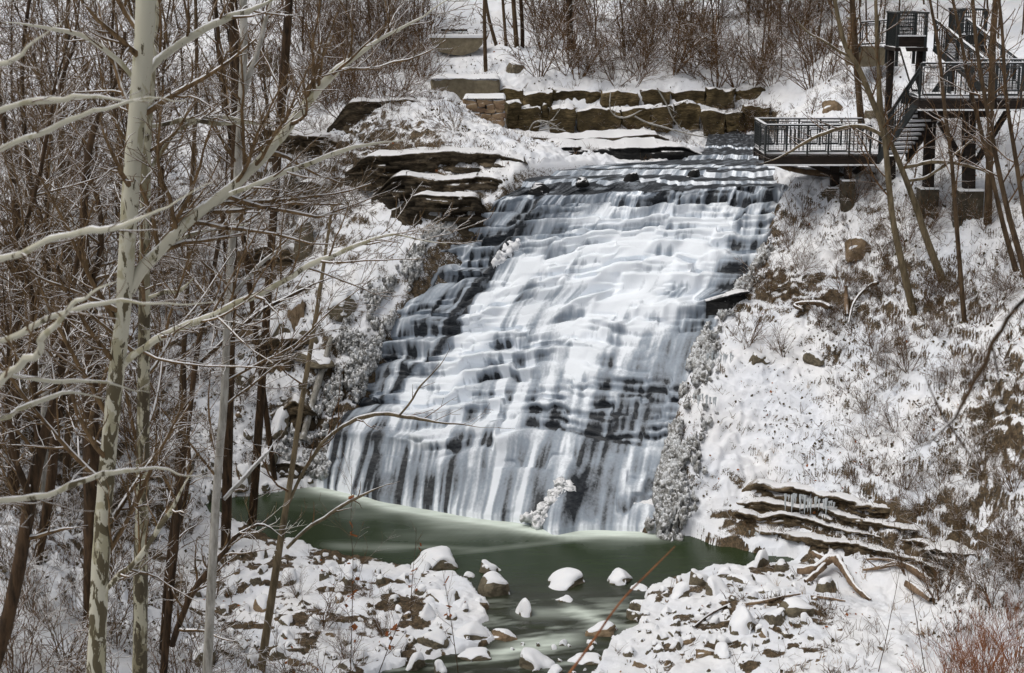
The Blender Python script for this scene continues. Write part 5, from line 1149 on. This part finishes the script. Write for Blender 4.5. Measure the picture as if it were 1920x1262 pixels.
def rpts(poly, n, seed, mind):
    r = random.Random(seed); xs = [p[0] for p in poly]; ys = [p[1] for p in poly]; out = []; t = 0
    while len(out) < n and t < 4000:
        t += 1; x = r.uniform(min(xs), max(xs)); y = r.uniform(min(ys), max(ys))
        if inpoly(x, y, poly) and all(math.hypot(x - a, (y - b) * 1.6) > mind for a, b in out): out.append((x, y))
    return out
plants(PT, rpts([(-40, 60), (560, 20), (540, 330), (420, 520), (330, 700), (200, 860), (-40, 900)], 36, 1, 46), .75, 1.15, 1, 'bare woodland tree', 'on the left slope', 'tree', 'bare trees on the left slope', 'woodland_tree')
plants([PT[1], PT[3], PT[0]], rpts([(540, 10), (800, 10), (790, 120), (560, 170)], 16, 2, 40), .5, .8, 2, 'bare brown tree', 'on the far slope left of the slab', 'tree', 'bare trees left of the concrete slab', 'woodland_tree')
plants([PT[1], PT[3]], rpts([(1100, 5), (1920, 5), (1920, 90), (1750, 70), (1450, 140), (1100, 110)], 40, 3, 32), .45, .8, 3, 'bare brown tree', 'on the hill above the stone wall', 'tree', 'bare trees on the hill above the wall', 'woodland_tree')
plants(PS['arch'], [(1155, 128, 1.1), (1085, 162, .55), (1262, 140, .9), (1345, 120, 1.1), (1420, 135, .9), (1380, 165, .7), (1220, 100, .9), (1300, 90, 1.)], .9, 1.15, 4, 'big arching multi-stem shrub', 'above the stone wall', 'shrub', 'arching shrubs above the wall', 'arching_shrub')
plants(PS['brown'], rpts([(1000, 20), (1560, 20), (1560, 170), (1400, 165), (1180, 160), (1010, 150)], 42, 5, 30), 1.0, 1.7, 5, 'brown twiggy shrub', 'above the stone wall', 'shrub', 'brown shrubs above the stone wall', 'shrub')
plants(PS['brown'], rpts([(560, 20), (800, 20), (800, 170), (640, 240), (560, 200)], 30, 6, 30), 1.0, 1.6, 6, 'brown twiggy shrub', 'on the far slope left of the slab', 'shrub', 'brown shrubs left of the slab', 'shrub')
plants(PS['snowy'], rpts([(600, 180), (850, 200), (870, 300), (720, 330), (640, 430), (560, 560), (470, 600), (560, 260)], 18, 7, 44), .55, 1.0, 7, 'snow-dusted tangled shrub', 'on the left bank ledges', 'shrub', 'snow-dusted shrubs on the left bank', 'shrub')
plants(PS['snowy'], rpts([(-20, 780), (330, 780), (440, 900), (330, 985), (420, 1110), (560, 1180), (560, 1262), (-20, 1262)], 32, 8, 46), .6, 1.0, 8, 'snow-laden brush', 'in the lower left thicket', 'shrub', 'snow-laden brush in the lower left', 'shrub')
plants(PS['brown'] + PS['snowy'][:2], rpts([(-20, 200), (520, 200), (440, 860), (-20, 860)], 30, 18, 48), .8, 1.5, 8, 'snow-laden shrub', 'among the left slope trees', 'shrub', 'shrubs among the left slope trees', 'shrub')
plants(PS['brown'][:2] + PS['snowy'][:2], [(20, 1300), (75, 1330), (130, 1290), (215, 1330), (330, 1310), (440, 1320), (540, 1310), (610, 1340), (-10, 1230)], .8, 1.1, 28, 'snow-laden brush', 'along the bottom left edge', 'shrub', 'brush along the bottom left edge', 'shrub')
plants(PS['brown'], rpts([(1480, 150), (1700, 120), (1900, 250), (1900, 440), (1640, 420), (1520, 330)], 22, 9, 42), .4, .8, 9, 'low brown shrub', 'around the platform supports', 'shrub', 'low shrubs around the platform', 'shrub')
plants(PS['brown'], rpts([(1420, 380), (1900, 420), (1920, 760), (1660, 720), (1400, 660)], 34, 10, 46), .3, .75, 10, 'leggy bare shrub', 'on the upper right slope', 'shrub', 'bare shrubs on the upper right slope', 'shrub')
plants(PS['snowy'] + PS['brown'], rpts([(1700, 700), (1930, 700), (1930, 1180), (1760, 1090), (1640, 960), (1560, 840)], 26, 11, 42), .35, .7, 11, 'scrubby bare shrub', 'on the lower right slope', 'shrub', 'scrubby shrubs on the lower right slope', 'shrub')
plants(PS['brown'], [(1760, 1130, 1.1), (1700, 1075, .7), (1860, 1130, 1.0), (1905, 1080, .9)], .7, .9, 12, 'dark thicket', 'at the foot of the right bank', 'shrub', 'thickets at the foot of the right bank', 'shrub')
plants(PS['red'], [(1820, 1300, 1.1), (1870, 1290, 1.1), (1905, 1240, 1.0), (1780, 1275, .8), (1850, 1220, .8), (1720, 1285, .6), (1895, 1180, .7), (1690, 1262, .45), (1840, 1262, 1.), (1800, 1240, .8), (1885, 1320, 1.2), (1760, 1320, 1.)], 1.0, 1.3, 13, 'rusty red-stemmed bush', 'in the bottom right corner', 'shrub', 'red-stemmed bushes bottom right', 'red_shrub')
plants(PS['brown'], [(600, 1180, .8), (650, 1240, .7), (720, 1190, .6), (560, 1120, .6), (690, 1120, .45)], .7, .9, 14, 'thin twiggy sapling clump', 'on the left gravel bar', 'shrub', 'sapling clumps on the gravel bar', 'shrub')
plants(PS['brown'], [(1400, 260, .8), (1330, 262, .6), (1455, 262, .8), (1370, 240, .7), (1430, 225, .9), (1290, 265, .5), (1250, 250, .6), (1180, 252, .5), (1110, 250, .6), (1050, 249, .5), (1410, 245, .9), (1350, 250, .8), (1000, 248, .45)], .6, .8, 15, 'dead brown brush', 'between the stone wall and the platform', 'shrub', 'dead brush beside the platform', 'shrub')
for L_ in list(PS.values()) + [PT]:
    for p in L_:
        if p.name not in USED and not p.get('label'):
            for c in list(p.children): bpy.data.objects.remove(c)
            bpy.data.objects.remove(p)
# saplings with rusty leaves by the creek
def leaf_sapling(px, py, toppx, toppy, label, seed, nleaf=7):
    b = onz(px, py, .3); Yt = b[1]; h = at(toppx, toppy, Yt); r = np.random.default_rng(seed); root = empty('leafy_sapling', b); tag(root, label, 'sapling')
    cfg_min[:] = (.004, .003); d = h - b; L = np.linalg.norm(d); P, R_ = stem(r, np.zeros(3), unit(d), L, .016, .005, 14, .02, 0); mb = MB(); tubes(mb, [(P, R_)], 5, .0); mb.build('stem', BB, root, True)
    out = [[], [], []]; ramify(out, r, P, R_, L, 0, [(2.2, .3, .4, .9, 6, .08, .2, .5, .25), (3, .4, .4, .8, 4, .1, .1, .6, .2)]); build_levels(out, root, TW, .3)
    mb = MB()
    for i in range(nleaf):
        p = P[int(r.uniform(4, 14))] + r.normal(size=3) * .05
        for k in range(3):
            q = r.normal(size=3) * .05; e = r.normal(size=3) * .07; f = r.normal(size=3) * .06; mb.add([p + q, p + q + e, p + q + e + f, p + q + f * 1.2], [[0, 1, 2, 3]])
    if mb.n: mb.build('dead_leaves', M['leaf'], root)
leaf_sapling(655, 1290, 678, 880, 'tall thin sapling with curled rusty leaves before the pool', 1, 9)
leaf_sapling(860, 1275, 843, 1060, 'thin sapling standing over the left gravel bar by the creek', 2, 3)
leaf_sapling(770, 1150, 772, 985, 'short twig with a snow-tipped dead leaf before the peaked boulder', 3, 3)
leaf_sapling(700, 1290, 790, 1060, 'leaning sapling with a few brown leaves on the gravel bar', 4, 5)
leaf_sapling(1640, 1290, 1700, 1040, 'thin dark sapling at the right edge of the smooth snow', 5, 0)
leaf_sapling(1740, 1290, 1690, 1010, 'thin dark sapling leaning towards the driftwood', 6, 0)

# ------------------------------------------------------------ driftwood, fallen logs and branches
def wood(name, label, cat, lines, mat, lift=.12, snow=.5, cfg=None, seed=1, Y=None, step=.12, rag=.10):
    first = pg(*lines[0][0][:2]) if Y is None else at(*lines[0][0][:2], Y); root = empty(name, first); tag(root, label, cat)
    r = np.random.default_rng(seed); out = [[], [], []]; cfg_min[:] = (.008, .005)
    for li, ln in enumerate(lines):
        P = []; R_ = []
        for q in ln:
            p = pg(q[0], q[1]) if Y is None else at(q[0], q[1], Y); rad = q[2] / FPX * math.hypot(p[1], CAMZ - p[2]) * .5
            if Y is None: p = p + np.array([0, 0, (q[3] if len(q) > 3 else lift) + rad * .6])
            P.append(p - first); R_.append(rad)
        Q, s, L = dense(P, R_, step); s = s * (1 + rag * 2 * fbm2(np.arange(len(s)) * .5, np.zeros(len(s)) + li, 3, seed)); mb = MB(); tubes(mb, [(Q, s)], 10, snow, rag); mb.build('log' if li == 0 else 'branch', mat, root, True)
        if cfg: ramify(out, r, Q, s, L, 0, cfg)
    if cfg: build_levels(out, root, mat, snow)
    return root
wood('driftwood', 'large tan driftwood root arching over a brown boulder', 'driftwood', [[(1496, 1080, 10, .1), (1512, 1082, 14, .12), (1530, 1084, 15, .25), (1548, 1074, 18, .35), (1566, 1076, 17, .42), (1582, 1092, 14, .35), (1600, 1112, 11, .15), (1618, 1122, 10, .05), (1632, 1128, 6, 0)], [(1545, 1080, 10, .3), (1528, 1092, 12, .2), (1510, 1098, 8, .05)], [(1552, 1078, 9, .4), (1530, 1066, 12, .4), (1522, 1060, 8, .4)]], M['bark_log'], seed=3, rag=.22)
wood('fallen_branch', 'long straight stick lying across snow below the driftwood', 'branch', [[(1392, 1140, 6), (1430, 1134, 7), (1470, 1124, 5), (1500, 1118, 3)]], M['bark_log'], .05)
wood('fallen_branch', 'thin branch lying on smooth snow beside the bare olive boulder', 'branch', [[(1520, 1122, 5), (1550, 1126, 6), (1585, 1132, 3)]], M['bark_log'], .03)
wood('fallen_branch', 'dark stick angled across snow at the left of the bar', 'branch', [[(1300, 1182, 4), (1330, 1156, 5), (1368, 1138, 4)]], M['bark_brown'], .05)
wood('dead_branches', 'forked fallen tree top with snowy branches right of the driftwood', 'branch', [[(1745, 1104, 10), (1712, 1080, 10), (1680, 1066, 8), (1650, 1076, 6), (1618, 1078, 4)], [(1690, 1072, 6), (1660, 1064, 5), (1625, 1056, 3)], [(1760, 1068, 6), (1720, 1066, 6), (1680, 1068, 4)], [(1700, 1076, 6), (1722, 1094, 5), (1745, 1110, 4)]], M['bark_log'], .12, .8, [(2, .3, .4, .9, 4, .12, .1, .5, .2)])
wood('fallen_log', 'brown log end buried in snow right of the dead branches', 'log', [[(1698, 1108, 12), (1720, 1122, 13), (1745, 1136, 8)]], M['bark_log'], .1, .8)
wood('fallen_log', 'snow-covered pale log leaning down the left edge of the falls', 'log', [[(622, 652, 9), (612, 690, 11), (600, 735, 12), (584, 790, 13), (568, 850, 13)]], M['bark_pale'], .35, .8)
wood('fallen_branch', 'bleached snowy branch arching in front of the tan wall blocks', 'branch', [[(1145, 172, 2.2), (1142, 205, 2.8), (1155, 220, 2.8), (1175, 222, 2.2), (1200, 208, 1.7)], [(1190, 218, 2.8), (1215, 232, 2.8), (1250, 240, 2.2), (1290, 252, 2.2), (1330, 258, 1.7)], [(1232, 165, 2.2), (1250, 195, 2.8), (1262, 225, 2.2), (1285, 250, 1.7)]], M['bark_pale'], 0, .8, [(1.5, .3, .4, .9, 4, .12, .1, .5, .2)], Y=81.2)
wood('fallen_branch', 'tangle of snowy branches at the foot of the upright tan block', 'branch', [[(992, 244, 2.2), (1000, 228, 2.2), (1022, 226, 2.2), (1045, 238, 1.7)], [(1000, 240, 1.7), (1030, 232, 1.7), (1050, 205, 1.1)], [(1010, 245, 1.7), (1040, 240, 1.7), (1060, 246, 1.7)]], M['bark_pale'], 0, .8, [(3, .35, .4, .9, 4, .12, .1, .5, .2)], Y=81.)
wood('fallen_log', 'dead log hanging under the viewing platform', 'log', [[(1450, 305, 10), (1500, 322, 12), (1560, 326, 12), (1630, 335, 10), (1690, 345, 8)]], M['bark_brown'], 0, .6, Y=65.8)
wood('fallen_log', 'pale curved log on the snow beneath the platform posts', 'log', [[(1555, 372, 9), (1580, 358, 9), (1605, 340, 8), (1630, 330, 6)]], M['bark_pale'], .1, .5)
wood('tree_stump', 'broken upright stump on the right slope', 'stump', [[(1588, 595, 9, .0), (1586, 580, 9, .2), (1585, 562, 7, .5)]], M['bark_log'], .0, .3)
wood('bent_tree', 'crooked fallen tree trunk curving over the snow on the right slope', 'tree', [[(1505, 600, 5), (1480, 590, 7), (1530, 588, 9), (1555, 600, 10)], [(1590, 625, 4), (1598, 585, 5), (1630, 556, 6), (1645, 552, 7)]], M['bark_brown'], .35, .5, [(2.5, .35, .4, .9, 5, .12, .2, .45, .1), (3, .4, .4, .9, 3, .12, .1, .5, .2)])
# ------------------------------------------------------------ ice: frozen spray and icicles
def blobs(name, label, P, S, mat, seed, cat='ice'):
    V, F = ICO[2]; r = np.random.default_rng(seed); n = len(P)
    v = V[None] * S[:, None, :]; q = V * 2.1
    d = np.stack([1 + 1.3 * (vn3(q[:, 0] + i * 3.3, q[:, 1], q[:, 2], seed) - .5) + 1.5 * (vn3(q[:, 0] * 2.2 + i, q[:, 1] * 2.2, q[:, 2] * 2.2, seed) - .5) for i in range(12)])
    v = v * d[np.arange(n) % 12][:, :, None]; a = r.uniform(0, 6.28, n); c, s = np.cos(a), np.sin(a)
    v = np.stack([v[..., 0] * c[:, None] - v[..., 1] * s[:, None], v[..., 0] * s[:, None] + v[..., 1] * c[:, None], v[..., 2]], -1) + P[:, None]
    f = (F[None] + (np.arange(n) * len(V))[:, None, None]).reshape(-1, 3)
    o = mesh_np(name, v.reshape(-1, 3), f, mat, True); return tag(o, label, cat, kind='stuff')
def m_spray():
    t = NT('frozen_spray'); c = t.co(); u = t.ramp(t.noise(3.5, 6, .8, c), [(.36, (.035, .032, .026)), (.48, (.25, .245, .23)), (.6, (.60, .62, .64))])
    u, f = snow_over(t, u, .62, .95, 6, .9, (.72, .74, .77)); t.bump(t.noise(15, 5, .6, c), .5, .04); return t.fin(u, .5, .4)
MSP = m_spray()
def spray(u0, u1, t0, t1, n, seed, name, label, smin, smax, out=.2):
    r = np.random.default_rng(seed); t = r.uniform(t0, t1, n * 3); right = u1 > .5; w = abs(r.normal(size=n * 3)) * .5 * (.55 + .45 * sst(t0, t1, t)); w = w * (u1 - u0)
    u = np.where(right, u0 + w, u1 - w); keep = fbm2(u * 22 + seed, t * 16, 4, seed) > -.06; u = u[keep][:n]; t = t[keep][:n]; n = len(u)
    x, y, z = fall_pt(np.clip(u, 0, 1), t); ux = (u - np.clip(u, 0, 1)) * 11; x = x + ux * .92; y = y - ux * .35; g = ground(x, y); z = np.maximum(np.where((u < 0) | (u > 1), g, z), g)
    z = np.minimum(z, g + 1.2) ; S = smin + (smax - smin) * r.random(n) ** 2
    P = np.stack([x, y - out * r.random(n), z + .02], 1); return blobs(name, label, P, np.stack([S, S, S * r.uniform(.8, 2.2, n)], 1), MSP, seed)
spray(.985, 1.10, .50, 1.0, 4200, 1, 'frozen_spray', 'grey lumpy frozen spray crusting the right edge of the falls', .025, .12, .45)
spray(.99, 1.06, .2, .55, 900, 2, 'frozen_spray', 'dark rime beside the upper right edge of the falls', .04, .12, .2)
spray(-.17, .004, .32, .97, 4600, 3, 'frozen_spray', 'grey rime-covered brush along the left edge of the falls', .02, .10, .3)
spray(-.07, .0, .05, .4, 700, 4, 'frozen_spray', 'icy crust along the upper left edge of the falls', .04, .10, .1)
# ice mound in the middle foot of the falls
r_ = np.random.default_rng(9); n_ = 620; tt = r_.random(n_) ** .75; cx = np.interp(tt, [0, .35, .6, 1], [1054, 1044, 1030, 1022]) + 10 * fbm2(tt * 6, tt * 0, 3, 12); wd = np.interp(tt, [0, .4, 1], [9, 22, 36]) * (.5 + vn2(tt * 9, tt * 0 + 3, 13)); pxs = cx + (r_.random(n_) - .5) * 2 * wd; pys = np.interp(tt, [0, 1], [903, 990])
Pm = []
for a, b, q in zip(pxs, pys, tt):
    Yb = np.interp(q, [0, 1], [56.6, 55.45]); Pm.append(at(a, b, Yb - .1 * r_.random()))
Sm = .035 + .13 * r_.random(n_) ** 2; Pm = np.array(Pm); Pm[:, 2] = np.maximum(Pm[:, 2], .02)
mi = NT('white_ice'); ci = mi.co(); cu, fu = snow_over(mi, mi.ramp(mi.noise(3, 4, .6, ci), [(.35, (.3, .31, .3)), (.6, (.7, .73, .74))]), .1, .6, 4, .4); mi.bump(mi.noise(15, 4, .6, ci), .4, .03); MI = mi.fin(cu, .45, .4)
blobs('ice_mound', 'white knobbly ice mound between the two lowest streams', Pm, np.stack([Sm, Sm, Sm], 1), MI, 5)
pz_ = [at(*a) for a in [(960, 458, 64.2), (950, 466, 63.9), (966, 462, 64.1), (955, 474, 63.7), (945, 480, 63.5), (940, 486, 63.4), (972, 456, 64.3), (930, 492, 63.2), (936, 478, 63.5)]]
blobs('ice_patch', 'small white ice patch on dark rocks in the upper left of the falls', np.array(pz_), np.full((len(pz_), 3), .16), M['snow'], 6)
def icicle_proto(seed):
    r = np.random.default_rng(seed); P = np.stack([r.normal(size=9) * .008, r.normal(size=9) * .008, -np.linspace(0, 1, 9)], 1); R_ = np.linspace(.07, .004, 9) * (1 + .3 * (r.random(9) - .5)); mb = MB(); tubes(mb, [(P, R_)], 7, 0, .1); o = mb.build('icicle', M['ice'], None, True); return o
IC = [icicle_proto(i) for i in range(3)]; icn = 0; ru = random.Random(5)
def icicles(x0, x1, y0, y1, Y0, Y1, n, lmin, lmax, where, group):
    global icn
    for i in range(n):
        f = (i + ru.uniform(.1, .9)) / n; p = at(x0 + (x1 - x0) * f, y0 + (y1 - y0) * f + ru.uniform(-3, 3), Y0 + (Y1 - Y0) * f)
        o = IC[icn % 3] if icn < 3 else IC[icn % 3].copy()
        if icn >= 3: COL.objects.link(o)
        icn += 1; l = ru.uniform(lmin, lmax); o.location = p; o.scale = (.5 + l * .5, .5 + l * .5, l); o.rotation_euler = (0, 0, ru.uniform(0, 6)); tag(o, f'icicle hanging from {where}, {ORD[i]} from left', 'icicle', group)
icicles(1470, 1568, 924, 940, 53.2, 52.3, 18, .25, .75, 'the shale ledge low on the right bank', 'icicles on the shale ledge')
icicles(1322, 1376, 660, 664, 58.6, 58.8, 12, .2, .5, 'the snowy step beside the falls', 'icicles on the upper step beside the falls')
icicles(1300, 1345, 738, 745, 57.6, 57.6, 9, .2, .5, 'the lower snowy step beside the falls', 'icicles on the lower step beside the falls')
icicles(957, 972, 294, 296, 72.0, 72.0, 6, .4, 1.0, 'the shelf above the lip of the falls', 'icicles above the lip of the falls')
icicles(1840, 1915, 1040, 1080, 45.8, 45.0, 12, .2, .6, 'the shrubby outcrop at the right edge', 'icicles on the outcrop at the right edge')
icicles(1400, 1500, 995, 1012, 53.5, 52.5, 10, .08, .2, 'the low shale band above the shoreline', 'icicles on the low shale band')
icicles(1050, 1150, 302, 300, 72.8, 72.8, 8, .12, .3, 'the black undercut shelf front', 'icicles on the black undercut shelf')

# ------------------------------------------------------------ undergrowth, leaf litter (nobody could count them)
def pick(n, wfun, seed):
    r = np.random.default_rng(seed); m = n * 14; x = r.uniform(-22, 22, m); y = r.uniform(38, 96, m); z = ground(x, y); px, py = proj(x, y, z)
    i = np.clip(np.searchsorted(GX, x), 0, len(GX) - 1); j = np.clip(np.searchsorted(GY, y), 0, len(GY) - 1)
    w = wfun(px, py, bare[j, i], z) * (SDP[j, i] < -.2) * (SDF[j, i] < -.1) * (px > -40) * (px < 1960) * (py > -20) * (py < 1300)
    w = w * sst(.0, .45, fbm2(x * .55, y * .55, 4, seed + 3) + .12)
    k = r.random(m) < w; return x[k][:n], y[k][:n], z[k][:n], r
def wslope(px, py, b, z):
    w = .10 + .9 * np.clip(b + .3, 0, 1); w = w + .5 * sst(1380, 1500, px) * sst(350, 500, py) * sst(1150, 1000, py) + .3 * sst(560, 400, px) + .5 * sst(1680, 1820, px) * sst(450, 600, py)
    flat = sst(1.0, .5, z); return np.clip(w * (1 - .85 * flat), 0, 1)
def under(n, seed, name, label, mat, h0, h1, rad, nb, wf, spread=.6, snow=.5):
    x, y, z, r = pick(n, wf, seed); polys = []
    for a, b, c in zip(x, y, z):
        for _ in range(nb):
            d = unit(np.array([r.normal() * spread, r.normal() * spread, 1.])); L = r.uniform(h0, h1); e = r.normal(size=3) * .35; p = np.array([a + r.normal() * .06, b + r.normal() * .06, c - .04]); q = p + d * L * .55; s = q + unit(d + e) * L * .45
            polys.append((np.array([p, q, s]), np.array([rad, rad * .8, rad * .4])))
    mb = MB(); tubes(mb, polys, 3, snow); tag(mb.build(name, mat, None, True), label, 'undergrowth', kind='stuff')
under(5600, 31, 'dry_undergrowth', 'dry stalks and twigs poking through snow on the slopes', M['twig'], .15, .6, .008, 4, wslope)
under(3600, 32, 'snowy_undergrowth', 'snow-dusted weeds covering the steep banks', M['twig_snowy'], .15, .5, .012, 5, wslope, .9, 1.2)
under(900, 33, 'dead_grass', 'tawny dead grass tufts on the right bank', m_plain('dead_grass', (.22, .14, .07), (.42, .30, .17), 8), .15, .4, .006, 9, lambda px, py, b, z: sst(1350, 1450, px) * sst(600, 700, py) * .3, .35, 0)
def litter(n, seed, name, label, mat, s0, s1, wf):
    x, y, z, r = pick(n, wf, seed); n = len(x); P = np.stack([x, y, z + .02], 1)[:, None]; a = r.normal(size=(n, 3)); a /= np.linalg.norm(a, axis=1, keepdims=True); b = np.cross(a, r.normal(size=(n, 3))); b /= np.linalg.norm(b, axis=1, keepdims=True)
    s = r.uniform(s0, s1, n)[:, None]; V = np.concatenate([P, P + (a * s)[:, None], P + (a * s * 1.1 + b * s)[:, None], P + (b * s * .8)[:, None]], 1); V[..., 2] += .02
    F = np.arange(n * 4).reshape(-1, 4); tag(mesh_np(name, V.reshape(-1, 3), F, mat, False), label, 'leaf litter', kind='stuff')
litter(15000, 41, 'leaf_litter', 'dark fallen leaves and bits speckling the snowy slopes', M['bark_dark'] if False else m_plain('old_leaf', (.03, .025, .014), (.11, .085, .045), 20), .025, .11, lambda px, py, b, z: wslope(px, py, b, z) * (1 - .55 * sst(1380, 1500, px)))
litter(1500, 42, 'brown_leaf_litter', 'rusty dead leaves scattered on the slopes and gravel bar', M['leaf'], .04, .10, lambda px, py, b, z: .05 + .25 * sst(900, 500, px) * sst(1000, 1050, py) + .12 * sst(1400, 1600, px))
